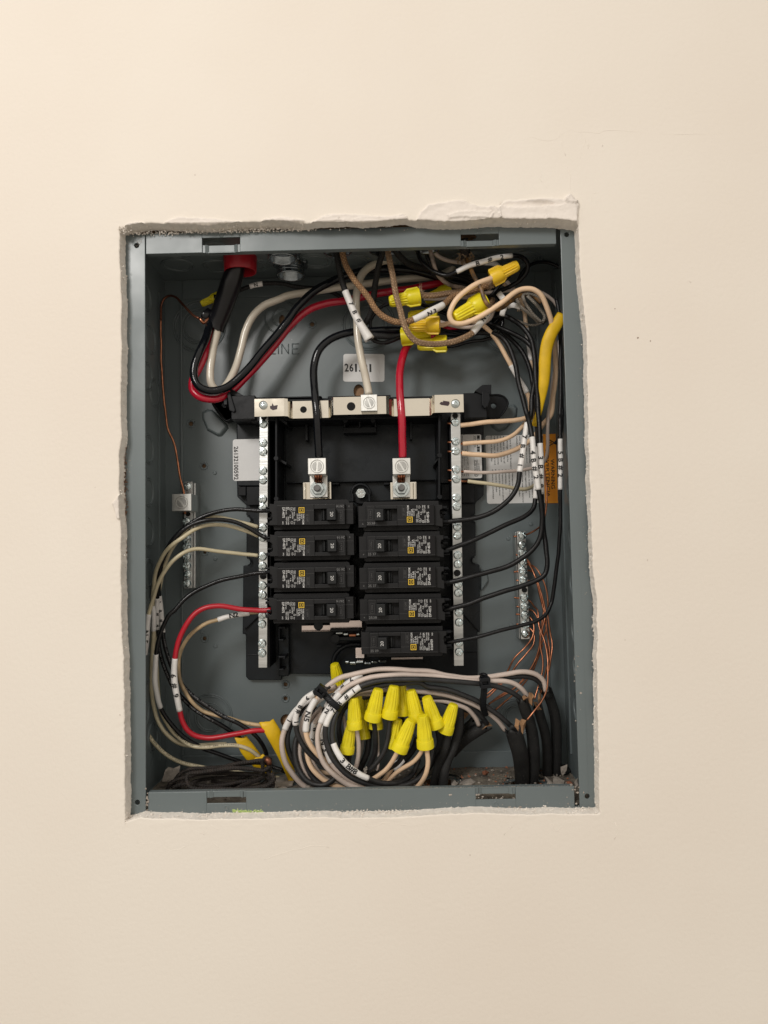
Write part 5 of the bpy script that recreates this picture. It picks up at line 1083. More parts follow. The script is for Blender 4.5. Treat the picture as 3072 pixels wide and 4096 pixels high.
wire('matte black wire with the 4 B # 2 marker feeding the third right breaker', 'wblkm', 20, ['C', (540, 1185, 66), (640, 1190, 64), (740, 1210, 60), (800, 1260, 58), (850, 1350, 56), (885, 1460, 55), (910, 1600, 54), (945, 1740, 52), (985, 1880, 50), 'F', (1005, 220, 46), (1036, 364, 42), (1046, 500, 41), (1062, 660, 40), (1085, 815, 40), (1108, 950, 41), (1115, 1080, 42), (1098, 1220, 43), (1040, 1330, 44), (930, 1415, 45), (790, 1485, 46), (640, 1530, 47), (480, 1570, 48), (340, 1608, 50), (270, 1625, 51)], sleeves=[(10, 13, '4 B # 2', 1, -12, (.26, .8), 1.16, .0046)])
wire('matte black wire with the 3 B # 9 marker feeding the fourth right breaker', 'wblkm', 20, ['C', (690, 1060, 70), (790, 1040, 64), (880, 1090, 60), (970, 1160, 56), (1025, 1250, 54), (1052, 1400, 52), (1065, 1600, 52), (1080, 1800, 52), 'F', (1082, 140, 51), (1094, 280, 49), (1102, 416, 47), (1105, 560, 47), (1106, 720, 47), (1110, 850, 48), (1118, 1010, 48), (1128, 1180, 48), (1148, 1320, 47), (1160, 1450, 46), (1135, 1550, 46), (1060, 1605, 46), (930, 1650, 46), (790, 1690, 46), (640, 1740, 47), (480, 1800, 49), (330, 1842, 50), (262, 1858, 51)], sleeves=[(10, 13, '3 B # 9', 1, -8, (.24, .88), 1.16, .0046)])
wire('black wire along the right wall with the 5 B # 2 marker to the lowest breaker', 'wblkm', 15.5, ['C', (1240, 900, 60), (1265, 1050, 58), (1275, 1300, 56), (1275, 1600, 54), (1275, 1900, 52), 'F', (1275, 200, 50), (1275, 378, 48), (1275, 520, 48), (1275, 680, 48), (1274, 818, 48), (1272, 1000, 49), (1268, 1200, 50), (1252, 1420, 52), (1225, 1620, 54), (1200, 1780, 56), 'I', (1190, 80, 56), (1150, 160, 54), (1070, 220, 52), (940, 262, 50), (780, 300, 49), (600, 350, 49), (430, 390, 50), (290, 412, 50)], sleeves=[(6, 9, '5 B # 2', 1, 0, (.24, .76), 1.22, .0044)])
wire('extra dark wire hugging the right wall behind the flange', 'wblkt', 14, ['C', (1262, 1150, 78), (1285, 1350, 78), (1288, 1600, 78), (1290, 1900, 76), 'F', (1280, 330, 78), (1230, 420, 84)])
# short stubs of wire on the neutral bar
wire('greenish cream wire crossing to the fifth screw of the right neutral bar', 'wtan', 15, ['F', (1120, 660, 86), (1090, 730, 84), (1040, 785, 80), (970, 812, 76), (880, 806, 72), (760, 785, 68), (620, 762, 66), (475, 742, 66)])
for y, x in ((250, 300), (412, 300), (492, 300), (654, 300), (737, 305)):
    a, b = P(x, y - 6 if y != 737 else y, 67, 'F'), P(470 if y in (737,) else 440, y + 8, 67, 'F'); v_, f_, uv = tube_geo([a, (a + b) / 2, b], .0011, 8)
    o = mobj('copper_end', v_, f_, M['copper'], nb2, True)
# thick yellow jacket
def yj():
    cp = path(['C', (1290, 1030, 42), (1245, 1110, 42), (1192, 1200, 42), (1158, 1300, 44), (1142, 1420, 46), (1138, 1540, 48), (1128, 1660, 50), (1105, 1790, 54), (1080, 1900, 56), 'F', (1060, 225, 60), (1048, 268, 62)]); pts, _ = catmull(cp); r = mm(46, 46) / 2
    v_, f_, uv = tube_geo(pts, r, 20, .45, [.9, 1.05, 1.1, 1.1, 1.05, 1.05, 1.0, .92, .75, .62, .55, .52], True)
    o = mobj('cable_jacket', v_, f_, M['ysheath'], None, True, uv); tag(o, 'long yellow cable jacket bending down the upper right side', 'cable jacket')
yj()
# ================================================================== LEFT SIDE
wire('black wire feeding the top left breaker', 'wblkt', 17, ['E', (85, 1100, 52), 'D', (1440, 1096, 55), (1300, 1090, 56), (1120, 1092, 56), (960, 1118, 55), (830, 1165, 54), (710, 1240, 53), (600, 1340, 52), (525, 1440, 54), (478, 1540, 58), (455, 1680, 62), (440, 1850, 68), 'G', (452, 60, 72), (462, 200, 72), (478, 340, 70), (492, 460, 68), (520, 570, 66), (580, 720, 64), (660, 850, 63), (780, 970, 62), (920, 1075, 61), (1080, 1165, 60), (1220, 1235, 60), (1330, 1310, 62), (1410, 1400, 66), (1450, 1480, 70), (1468, 1570, 76)], sleeves=[(11.4, 14.2, '3 B #', 1, -20, (.1, .75), 1.15)],
     prints=[('THHN 12 AWG 600V VW-1 (UL) 12 AWG THHN CSA T90 NYLON', 14.6, 21.5, 1, 25, 'grayprint')])
wire('black wire feeding the second left breaker', 'wblkt', 17, ['E', (60, 1362, 52), 'D', (1455, 1356, 54), (1380, 1315, 55), (1280, 1255, 54), (1160, 1205, 53), (1020, 1182, 52), (880, 1188, 50), (760, 1225, 49), (650, 1300, 48), (560, 1400, 49), (500, 1500, 52), (465, 1600, 56), (440, 1720, 60), (425, 1880, 66), 'G', (425, 60, 70), (428, 200, 72), (432, 360, 74), (445, 500, 74), (470, 620, 72), (520, 750, 70), (590, 890, 68), (690, 1010, 67), (820, 1110, 66), (960, 1195, 66), (1100, 1280, 68), (1220, 1370, 72), (1300, 1440, 78)], sleeves=[(13.6, 15.8, ' # 4', 1, 0, (.25, .95), 1.2)],
     prints=[('NYLON 12 AWG 600V VW-1 (UL) 12 AWG THHN MTW THWN-2', 17, 23, 1, -10, 'grayprint')])
wire('black wire feeding the third left breaker down through a blank white marker', 'wblkt', 17, ['E', (60, 1668, 52), 'D', (1470, 1680, 54), (1300, 1700, 56), (1120, 1735, 57), (940, 1790, 57), (790, 1860, 56), (680, 1940, 54), (590, 2040, 52), 'G', (535, 190, 50), (480, 300, 49), (440, 420, 49), (415, 560, 50), (402, 700, 52), (402, 830, 54), (425, 960, 57), (458, 1066, 60), (510, 1160, 62), (600, 1270, 64), (710, 1370, 66), (830, 1440, 68), (960, 1490, 70), (1120, 1545, 72), (1260, 1600, 76)], sleeves=[(11, 15, '', 1, 0, (0, 1), 1.2)])
wire('upper cream wire from the left neutral bar', 'wtan', 15.5, ['D', (1378, 1250, 66), (1260, 1220, 65), (1120, 1180, 63), (990, 1155, 60), (880, 1162, 57), (790, 1205, 54), (700, 1280, 53), (620, 1370, 55), (560, 1460, 58), (510, 1570, 62), (470, 1700, 66), (440, 1840, 70), (420, 1960, 72), 'G', (410, 150, 74), (408, 330, 74), (412, 520, 74), (425, 760, 74), (440, 1000, 72), (470, 1130, 70), (540, 1260, 68), (640, 1360, 66), (760, 1430, 65), (900, 1445, 64), (1050, 1425, 63), (1180, 1425, 62), (1290, 1465, 64), (1400, 1540, 70)], sleeves=[(11.2, 14, '', 1, 0, (0, 1), 1.25)], tips=(0,),
     prints=[('SOUTHWIRE CO. (UL) 12 AWG (3.31mm2)', 19.5, 24.3, 1, 20, 'ink')])
wire('middle cream wire from the left neutral bar', 'wtan', 15.5, ['D', (1382, 1338, 66), (1270, 1290, 64), (1130, 1248, 62), (1000, 1232, 60), (880, 1242, 56), (770, 1280, 51), (670, 1345, 47), (580, 1410, 47), (500, 1490, 50), (440, 1600, 54), (400, 1720, 58), (382, 1850, 62), (378, 2000, 64), 'G', (388, 150, 64), (390, 340, 64), (380, 500, 64), (372, 700, 64), (372, 880, 64), (390, 1040, 64), (430, 1190, 64), (500, 1310, 65), (600, 1390, 68), (720, 1425, 72), (900, 1420, 76), (1080, 1412, 78)], sleeves=[(12, 14.1, '', 1, 0, (0, 1), 1.25)], tips=(0,))
wire('lowest cream wire from the left neutral bar with the N5 marker at the flange', 'wtan', 15.5, ['D', (1378, 1522, 66), (1240, 1505, 64), (1080, 1488, 61), (920, 1470, 57), (790, 1460, 53), (690, 1485, 49), (590, 1560, 47), (500, 1670, 47), (440, 1770, 48), (395, 1880, 50), (365, 2000, 52), (347, 2080, 52), 'G', (335, 280, 53), (322, 420, 54), (300, 620, 58), (278, 850, 62), (275, 1050, 66), (300, 1220, 66), (345, 1330, 66), (410, 1425, 66), (500, 1510, 66), (620, 1575, 68), (760, 1620, 70), (900, 1642, 72), (1060, 1660, 76), (1250, 1690, 80), (1450, 1710, 82), (1600, 1740, 84), 'H', (250, 1790, 84), (330, 1840, 82)], sleeves=[(11, 14, 'N5', 1, -20, (.3, .65), 1.3, .0044)], tips=(0,),
     prints=[('12 AWG 600V VW-1 (UL) CSA T90', 18, 22.5, 1, 25, 'ink')])
wire('red building wire curving from the bottom left breaker with the 6 # 9 marker', 'wredm', 20.5, ['E', (82, 2035, 52), 'G', (1480, 142, 52), (1380, 145, 52), (1250, 140, 51), (1120, 118, 50), (1000, 104, 49), (890, 118, 48), (790, 175, 47), (710, 270, 46), (650, 380, 46), (610, 490, 46), (590, 600, 46), (585, 760, 47), (598, 900, 48), (622, 1020, 50), (638, 1092, 52), (660, 1190, 54), (710, 1280, 56), (780, 1335, 58), (880, 1355, 59), (1020, 1345, 60), (1180, 1315, 60), (1320, 1288, 60), (1480, 1282, 62)], sleeves=[(11, 15, '6 # 9', 1, -15, (.27, .72), 1.18, .0046)])
wire('stained tan wire with the N2 marker beside the red wire', 'wgold', 15.5, ['G', (1400, 160, 65), (1290, 172, 64), (1180, 188, 60), (1080, 205, 58), (995, 232, 57), (900, 262, 57), (810, 318, 57), (720, 405, 57), (660, 500, 57), (630, 610, 58), (628, 720, 59), (650, 820, 60), (700, 930, 61), (770, 1030, 62), (860, 1100, 63), (980, 1140, 63), (1100, 1165, 63), (1240, 1205, 63), (1360, 1230, 63), (1490, 1245, 64)], sleeves=[(1, 4, 'N2', -1, 8, (.35, .62), 1.3, .0046)])
# opened yellow jackets
def flatjacket(label, spec, wpx, tp, flat=.35):
    cp = path(spec); pts, _ = catmull(cp); d = np.mean([q.y for q in cp]) * 1000; v_, f_, uv = tube_geo(pts, mm(wpx, d) / 2, 22, flat, tp, False)
    k = 22
    for j in range(k): q = Vector(v_[j]); t_ = (cp[0] - cp[1]).normalized(); v_[j] = q + t_ * (.004 * max(0, math.cos(2 * math.pi * j / k - 2.8)) + random.uniform(0, .0006))
    o = mobj('cable_jacket', v_, f_, M['ysheath'], None, True, uv); s_ = o.modifiers.new('thick', 'SOLIDIFY'); s_.thickness = .0008; tag(o, label, 'cable jacket'); return o
flatjacket('larger yellow cable jacket slit open at its upper end, left of the wire ring', ['G', (1470, 1215, 62), (1520, 1300, 62), (1570, 1400, 64), (1620, 1510, 66), (1670, 1640, 70), (1710, 1760, 74)], 48, [1.15, 1.2, 1.1, 1.0, .9, .8, .7])
flatjacket('smaller yellow cable jacket around the black and cream wires', ['G', (1225, 1365, 64), (1260, 1430, 66), (1310, 1500, 68), (1370, 1570, 72), (1430, 1650, 76), (1490, 1720, 80)], 44, [1.0, 1.25, 1.25, 1.1, 1.0, .9])
flatjacket('short yellow jacket end poking above the sooty wire coil', ['G', (1400, 1545, 66), (1440, 1580, 68), (1470, 1640, 72), (1480, 1700, 76)], 30, [1.2, 1.2, 1, 1])
wire('glossy printed black wire running right under the yellow jackets', 'wblkt', 15, ['G', (1450, 1590, 66), (1520, 1630, 66), (1600, 1655, 68), 'H', (170, 1655, 70), (260, 1700, 72), (330, 1765, 74), (385, 1850, 76)], prints=[('NYLON DMKD(1AD) 12 (3.31mm2) (UL)', 1, 5.6, -1, 0, 'wgrayp')] if False else [('NYLON DMKD(1AD) 12 (3.31mm2)', 1, 5.6, -1, 0, 'grayprint')])
# sooty coil of old cloth wires
random.seed(21)
COIL = [
 [(1480,1600,50),(1440,1570,48),(1300,1580,48),(1120,1610,50),(960,1660,52),(800,1700,54),(680,1730,54),(590,1760,52),(540,1800,50),(520,1850,50)],
 [(1470,1590,54),(1380,1590,54),(1220,1600,56),(1060,1630,58),(900,1640,60),(740,1650,60),(650,1690,60),(600,1750,58),(570,1830,56)],
 [(1500,1620,42),(1440,1660,42),(1330,1650,44),(1150,1640,46),(980,1660,46),(850,1680,46),(720,1700,44),(700,1760,40),(730,1820,38),(850,1845,38),(1000,1840,38),(1180,1845,38),(1350,1830,40),(1480,1800,42),(1530,1740,42),(1500,1690,42)],
 [(1380,1680,60),(1250,1720,62),(1080,1730,62),(900,1740,62),(760,1780,60),(720,1850,58)],
 [(1450,1700,56),(1360,1750,58),(1200,1770,58),(1050,1800,58),(880,1810,56),(740,1790,54),(640,1800,52),(560,1830,50)],
 [(940,1760,66),(1050,1790,66),(1200,1810,64),(1340,1820,60),(1430,1790,56),(1490,1730,52)],
 [(620,1850,54),(640,1780,54),(720,1720,56),(860,1690,58),(1020,1690,58),(1200,1690,56),(1350,1700,54),(1460,1720,50),(1520,1790,48),(1500,1850,48)],
 [(1410,1700,44),(1430,1640,42),(1420,1580,40),(1440,1545,38),(1480,1540,38),(1500,1570,40),(1480,1610,42),(1480,1680,44),(1520,1740,44),(1520,1850,44)],
 [(1150,1850,50),(1250,1800,50),(1380,1750,50),(1470,1700,50),(1490,1640,50)]]
t_ = empty('wire_coil', P(1000, 1850, 55, 'G'), 'sooty coil of old cloth wires heaped on the box floor at lower left', 'wire coil')
for i, c_ in enumerate(COIL):
    cp = [P(x + random.uniform(-6, 6), y, d, 'G') for x, y, d in c_]; pts, _ = catmull(cp); v_, f_, uv = tube_geo(pts, mm(15.5 if i != 2 else 17.5, 50) / 2, 10, 1., [random.uniform(.85, 1.15) for _ in range(18)])
    mobj('cloth_wire', v_, f_, M['oldb'], t_, True, uv)
q = path(['G', (1455, 1560, 36), (1480, 1570, 35), (1485, 1600, 36)]); mobj('bare_end', *tube_geo(catmull(q)[0], .0022, 10)[:2], M['copperold'], t_, True)
# ================================================================== THE WIRE RING AT THE BOTTOM
RG = None
def rw_(label, mt, w_, spec, **k): return wire(label, mt, w_, spec, **k)
# over the top, from the right hand jackets to the tie and round
rw_('outermost pinkish wire along the top of the ring ending far right', 'wpink', 20, ['I', (1150, 830, 62), (1130, 745, 60), (1070, 688, 58), (950, 664, 56), (800, 678, 54), (640, 706, 52), (450, 716, 50), (300, 692, 48), (160, 658, 46), (0, 655, 44), 'H', (1300, 705, 42), (1120, 702, 42), (980, 725, 41), (850, 752, 40), (740, 782, 38), (650, 835, 36), (590, 890, 36), (540, 960, 38), (480, 1050, 42), (395, 1160, 46), (375, 1270, 48), (395, 1380, 50), (440, 1500, 52), (500, 1640, 54), (590, 1740, 56), (700, 1800, 58), (820, 1860, 58)])
rw_('black wire second from the top of the ring, reaching the far right jacket', 'wblkr', 21, ['I', (1180, 880, 66), (1130, 800, 64), (1060, 728, 62), (960, 700, 60), (830, 708, 58), (700, 730, 56), (560, 735, 54), (400, 730, 52), (200, 712, 50), (0, 720, 48), 'H', (1340, 745, 46), (1200, 725, 44), (1060, 722, 43), (945, 748, 42), (850, 808, 41), (760, 878, 41), (690, 945, 42), (620, 1030, 46), (560, 1140, 50), (510, 1260, 52), (450, 1420, 54), (420, 1560, 56), (450, 1690, 57), (540, 1785, 58)], sleeves=[(13, 17.3, '8 B # 6', -1, 5, (.18, .9), 1.14, .0042)])
rw_('pinkish wire third from the top of the ring', 'wpink', 20, ['I', (1020, 900, 62), (985, 870, 58), (930, 800, 55), (850, 755, 53), (740, 738, 51), (600, 745, 49), (400, 728, 46), (200, 700, 43), (0, 690, 40), 'H', (1280, 758, 38), (1120, 768, 37), (980, 790, 36), (870, 832, 35), (790, 878, 34), (730, 930, 33), (660, 1020, 32), (590, 1130, 31), (555, 1220, 30), (528, 1330, 30), (535, 1460, 30), (580, 1590, 31), (670, 1700, 33), (790, 1790, 36), (920, 1830, 38), (1080, 1850, 42)], sleeves=[(14, 17, 'N3', -1, -15, (.35, .7), 1.16, .0042)])
rw_('black wire with the 7 B # 1 marker crossed by the cable tie', 'wblkr', 21, ['I', (960, 950, 58), (930, 890, 54), (860, 838, 51), (770, 800, 49), (660, 778, 47), (500, 757, 44), (300, 740, 41), (100, 722, 38), 'H', (1480, 795, 36), (1300, 800, 35), (1130, 812, 34), (1010, 838, 33), (925, 870, 32), (840, 930, 31), (770, 990, 30), (700, 1060, 29), (640, 1150, 28), (605, 1240, 27), (600, 1350, 27), (625, 1460, 27), (680, 1570, 28), (770, 1670, 29), (890, 1750, 31), (1030, 1800, 34), (1200, 1815, 38), (1360, 1800, 42), (1480, 1740, 46), (1570, 1620, 52), (1620, 1450, 58)], sleeves=[(12, 17, '7 B # 1', -1, -5, (.1, .72), 1.14, .0042)])
rw_('inner black wire of the ring with the 3 B#8 marker', 'wblkr', 20.5, ['I', (900, 1180, 60), (830, 1110, 56), (740, 1035, 53), (640, 965, 51), (540, 905, 49), (420, 855, 47), (280, 810, 45), (120, 785, 43), 'H', (1500, 830, 41), (1330, 835, 40), (1180, 850, 39), (1040, 870, 38), (900, 910, 36), (800, 985, 34), (730, 1075, 32), (680, 1180, 30), (660, 1290, 29), (672, 1410, 27), (730, 1530, 25), (810, 1625, 25), (905, 1690, 27), (1005, 1735, 30), (1100, 1775, 34), (1230, 1790, 38), (1340, 1765, 46), (1430, 1680, 56), (1480, 1560, 62)], sleeves=[(17, 21, '3 B#8', 1, 0, (.32, .72), 1.17, .0046)])
rw_('cream wire low in the upper bundle', 'wpink', 19, ['I', (800, 1165, 66), (720, 1070, 62), (600, 980, 58), (470, 915, 56), (330, 870, 54), (150, 840, 52), (0, 825, 50), 'H', (1300, 885, 50), (1150, 900, 50), (1000, 905, 50), (850, 930, 48), (740, 1000, 48), (660, 1080, 50), (600, 1180, 54), (575, 1290, 40), (580, 1420, 36), (650, 1590, 36), (740, 1690, 38), (850, 1780, 42), (980, 1835, 46)], sleeves=[(13.6, 16.1, 'N3', 1, -10, (.35, .72), 1.16, .0042)])
rw_('black wire arching low to the slit jacket in the middle', 'wblkr', 20, ['I', (640, 1110, 70), (600, 1060, 66), (530, 980, 62), (430, 920, 58), (310, 888, 56), (150, 875, 54), (0, 880, 54), 'H', (1330, 905, 54), (1180, 930, 54), (1000, 960, 56), (850, 1010, 58), (760, 1100, 60), (720, 1250, 62), (740, 1400, 64), (800, 1560, 66), (860, 1700, 70)])
rw_('lowest pinkish wire arching to the slit jacket in the middle', 'wpink', 18, ['I', (570, 1120, 68), (545, 1060, 64), (480, 990, 60), (390, 945, 58), (280, 915, 57), (150, 905, 56), (0, 905, 56), 'H', (1200, 945, 56), (1000, 940, 55), (870, 940, 54), (740, 980, 56), (640, 1080, 58)])
rw_('black wire deep in the upper bundle', 'wblkr', 19, ['I', (480, 1000, 72), (350, 950, 68), (200, 900, 66), (0, 860, 62), 'H', (1250, 870, 60), (1050, 868, 56), (900, 895, 54), (780, 960, 54), (680, 1060, 56), (600, 1200, 58), (560, 1350, 60), (580, 1500, 62), (650, 1650, 64), (760, 1760, 66)])
# left fan of the ring
rw_('leftmost cream wire of the ring leaving a white marker', 'wpink', 21, ['H', (700, 870, 46), (600, 900, 48), (520, 950, 50), (420, 1010, 50), (320, 1090, 50), (210, 1275, 50), (182, 1380, 50), (188, 1480, 51), (220, 1590, 52), (280, 1690, 54), (360, 1780, 57), (460, 1860, 60)], sleeves=[(2.5, 5, ' 1', 1, 0, (.3, .9), 1.15, .004)])
rw_('black wire just inside the leftmost cream wire', 'wblkr', 20.5, ['H', (520, 960, 58), (420, 1060, 56), (330, 1150, 55), (275, 1225, 54), (240, 1320, 54), (240, 1430, 54), (275, 1550, 56), (340, 1660, 58)])
rw_('black wire leaving the 6 B# marker on the left of the ring', 'wblkr', 20.5, ['H', (640, 860, 36), (560, 900, 36), (490, 930, 36), (400, 985, 37), (340, 1070, 38), (315, 1150, 39), (312, 1230, 40), (340, 1350, 41), (410, 1460, 42), (500, 1555, 44), (600, 1630, 46), (700, 1690, 48), (820, 1750, 52)], sleeves=[(1.8, 6, '1 #B 6', -1, -20, (.12, .98), 1.15, .0042)])
rw_('black wire bowing wide at the bottom left of the ring', 'wblkr', 21, ['H', (500, 1050, 60), (420, 1150, 58), (350, 1290, 56), (312, 1420, 54), (310, 1540, 52), (350, 1670, 50), (420, 1760, 48), (520, 1800, 47), (600, 1795, 46), (680, 1745, 46), (720, 1690, 50)])
rw_('cream wire between the wide bowing black wires', 'wpink', 20, ['H', (560, 1060, 62), (460, 1180, 60), (390, 1300, 58), (355, 1420, 57), (350, 1530, 56), (380, 1650, 55), (440, 1760, 55), (520, 1850, 56)])
rw_('black wire right of the bowing cream wire', 'wblkr', 19, ['H', (520, 1180, 62), (450, 1330, 60), (412, 1460, 58), (408, 1570, 57), (440, 1680, 56), (520, 1770, 55), (640, 1820, 55), (800, 1840, 56)])
rw_('beige wire curving through the middle of the fan', 'wbeige', 19.5, ['H', (560, 1150, 56), (470, 1300, 54), (428, 1430, 52), (430, 1540, 50), (470, 1640, 49), (540, 1720, 48), (620, 1775, 48), (720, 1815, 50), (860, 1870, 52)])
rw_('beige wire leaving the N5 marker', 'wbeige', 20.5, ['H', (620, 880, 44), (560, 930, 40), (510, 985, 38), (450, 1090, 36), (422, 1190, 35), (412, 1290, 35), (430, 1370, 36), (480, 1460, 38), (550, 1540, 40), (640, 1610, 42), (760, 1680, 44), (880, 1750, 48), (1020, 1820, 52)], sleeves=[(2, 5, 'N5', 1, -15, (.42, .72), 1.22, .0048)])
rw_('pinkish wire with the upright # 7 marker deep in the fan', 'wpink', 20, ['H', (640, 1010, 52), (560, 1120, 50), (500, 1220, 50), (475, 1330, 52), (440, 1450, 54)], sleeves=[(2, 4, '# 7', 1, 30, (.1, .7), 1.15, .0042)])
rw_('cream wire passing diagonally behind the 6 B# marker', 'wpink', 19, ['H', (620, 940, 50), (520, 1010, 48), (460, 1060, 47), (400, 1150, 47), (372, 1230, 48)], sleeves=[(0, 3, '', 1, 0, (0, 1), 1.15)])
rw_('beige wire crossing the floor of the ring', 'wbeige', 19, ['H', (620, 1600, 50), (740, 1670, 50), (860, 1730, 52), (980, 1790, 54), (1060, 1830, 56)])
rw_('beige wire lying low behind the ring', 'wbeige', 17, ['H', (430, 1640, 66), (560, 1680, 66), (700, 1700, 68), (850, 1760, 70), (1000, 1800, 70)])
rw_('black wire lying at the bottom of the ring', 'wblkr', 18, ['H', (420, 1820, 66), (600, 1835, 66), (800, 1830, 64), (1000, 1836, 62), (1200, 1830, 62)])
rw_('beige wire under the upper bundle left of the first connector', 'wbeige', 18, ['H', (620, 920, 50), (700, 890, 50), (800, 862, 52), (900, 850, 56), (1050, 840, 60)])
# ---- connectors over the ring and the wires hanging from them
nut('tall yellow connector alone above the left shoulder of the ring', 'H', 683, 652, 66, 735, 900, 74, spin=10)
nut('tall yellow connector leftmost of the front row', 'H', 864, 970, 36, 875, 1262, 38)
nut('tall yellow connector second of the front row, leaning right', 'H', 1100, 888, 34, 1040, 1182, 38)
nut('tall yellow connector third of the front row, nearly upright', 'H', 1250, 858, 36, 1200, 1156, 40)
nut('tall yellow connector squeezed behind the third one', 'H', 1320, 852, 50, 1332, 1132, 52)
nut('tall yellow connector fourth of the front row, leaning left', 'H', 1404, 900, 40, 1470, 1192, 42)
nut('tall yellow connector overlapping the bundle right of the fourth one', 'I', 120, 875, 36, 205, 1135, 40)
nut('front yellow connector with two cream wires below it', 'H', 1518, 1138, 26, 1546, 1442, 30)
nut('yellow connector tilted strongly right above a cream wire', 'H', 1412, 1185, 30, 1292, 1470, 34)
nut('half hidden yellow connector left of the strongly tilted one', 'H', 1288, 1175, 46, 1222, 1440, 48)
nut('yellow connector below the front row, lowest on the left', 'H', 840, 1228, 40, 798, 1492, 42)
nut('dim yellow connector behind the leftmost front one', 'H', 915, 945, 56, 932, 1150, 56)
nut('dim yellow connector at the back between the first and second', 'H', 985, 940, 66, 985, 1090, 64, fat=1.35)
nut('yellow connector behind the second one, only its skirt showing', 'H', 1078, 1040, 50, 1075, 1265, 50, fat=1.2)
nut('dim yellow connector low behind the leftmost front one', 'H', 935, 1110, 60, 962, 1362, 58)
nut('rightmost yellow connector, leaning right over a black jacket', 'I', 358, 938, 40, 280, 1180, 44)
rw_('cream wire hanging from the leftmost front connector', 'wpink', 18, ['H', (880, 1230, 40), (898, 1330, 42), (912, 1430, 44), (908, 1540, 46), (880, 1640, 50), (840, 1730, 54)])
rw_('grey white wire hanging beside the leftmost front connector', 'wgray', 13, ['H', (955, 1330, 60), (945, 1420, 60), (925, 1520, 60), (900, 1620, 62)])
rw_('thin cream wire running straight down behind the ring opening', 'wpink', 14, ['H', (765, 1020, 66), (768, 1120, 66), (780, 1220, 66), (800, 1330, 66)])
rw_('black wire hanging from the second front connector', 'wblkr', 20, ['H', (1050, 1160, 40), (1062, 1250, 44), (1072, 1370, 48), (1068, 1480, 52), (1030, 1580, 56), (980, 1680, 60)])
rw_('thick black wire behind the second front connector', 'wblkr', 24, ['H', (1020, 1240, 62), (1012, 1340, 62), (995, 1470, 62), (950, 1600, 62), (900, 1700, 64)])
rw_('thin cream wire beside the second connector wire', 'wpink', 9, ['H', (1080, 1180, 54), (1092, 1300, 54), (1098, 1450, 54), (1098, 1600, 56), (1085, 1690, 58)])
rw_('dusty black wire hanging from the third front connector', 'wblkr', 20, ['H', (1208, 1140, 42), (1205, 1230, 42), (1190, 1340, 42), (1160, 1450, 42), (1110, 1550, 43), (1040, 1640, 44), (975, 1685, 46), (900, 1730, 50)])
rw_('black wire from the connector behind the third one', 'wblkr', 17, ['H', (1330, 1120, 54), (1326, 1220, 56), (1310, 1340, 60), (1280, 1500, 64)])
rw_('stained beige wire below the strongly tilted connector', 'wbeige', 18, ['H', (1300, 1440, 34), (1275, 1500, 35), (1235, 1580, 37), (1170, 1660, 40), (1090, 1720, 43), (1000, 1770, 48)])
rw_('black wire curving left from the strongly tilted connector', 'wblkr', 17, ['H', (1345, 1450, 38), (1330, 1520, 40), (1280, 1590, 44), (1200, 1645, 48), (1110, 1680, 50), (1010, 1710, 54)])
rw_('beige wire sweeping left from the lowest front connector', 'wbeige', 17, ['H', (1530, 1420, 32), (1500, 1500, 34), (1430, 1580, 38), (1330, 1640, 42), (1250, 1700, 46), (1180, 1780, 52)])
rw_('beige wire hanging down from the lowest front connector', 'wbeige', 18.5, ['H', (1550, 1420, 30), (1562, 1500, 30), (1565, 1600, 31), (1545, 1700, 34), (1500, 1780, 38), (1440, 1850, 44)])
rw_('beige wire nearly hidden below the tilted connector', 'wbeige', 16, ['H', (1230, 1640, 50), (1190, 1700, 50), (1130, 1770, 52), (1060, 1820, 54)])
rw_('paired black wires below the lowest left connector', 'wblkr', 14, ['H', (795, 1470, 44), (788, 1560, 48), (770, 1640, 52)])
rw_('second dark wire below the lowest left connector', 'wblkr', 14, ['H', (835, 1470, 46), (828, 1560, 50), (805, 1680, 54)])
rw_('thick black cable dropping right of the front connectors', 'rubber', 24, ['I', (40, 1240, 56), (10, 1320, 58), (-60, 1420, 60), (-150, 1520, 62), (-260, 1600, 64)])
wire('flattened white marker lying below the tilted connector', 'sleeve', 26, ['H', (1340, 1560, 58), (1290, 1600, 58), (1240, 1650, 60)], flat=.35, taper=[.7, 1.3, 1.1])
o = crumbs('plaster_crumb', [tuple(P(975 + random.gauss(0, 8), 1665 + random.gauss(0, 14), 40, 'H')) for _ in range(30)], .0005, .0012, M['chip']); tag(o, 'small plaster crumb stuck to the black wire by the 3 B#8 marker', kind='stuff')
# ================================================================== BLACK CABLE JACKETS AT THE RIGHT
def jacket(label, spec, wpx, tp=None, mt='rubber', flat=.62, end=0, group=None):
    cp = path(spec); pts, _ = catmull(cp); d = np.mean([q.y for q in cp]) * 1000; v_, f_, uv = tube_geo(pts, mm(wpx, d) / 2, 26, flat, tp, False)
    for j in range(26):
        q = Vector(v_[j]); t_ = (cp[0] - cp[1]).normalized(); v_[j] = q + t_ * (.0025 * math.sin(j * 1.1 + wpx) + random.uniform(-.0006, .0006))
    o = mobj('cable_jacket', v_, f_, M[mt], None, True, uv); s_ = o.modifiers.new('thick', 'SOLIDIFY'); s_.thickness = .0007; tag(o, label, 'cable jacket'); return o
def kraft(o, r, pts, d):
    w_ = [P(x, y, d, r) for x, y in pts]; n = len(w_); v_ = [q + Vector((0, (i % 2) * .0025, 0)) for i, q in enumerate(w_)]; c_ = sum(w_, Vector()) / n + Vector((0, -.0015, 0))
    k_ = mobj('paper_filler', [*v_, c_], [(i, (i + 1) % n, n) for i in range(n)], M['kraft'], o); s_ = k_.modifiers.new('t', 'SOLIDIFY'); s_.thickness = .0003
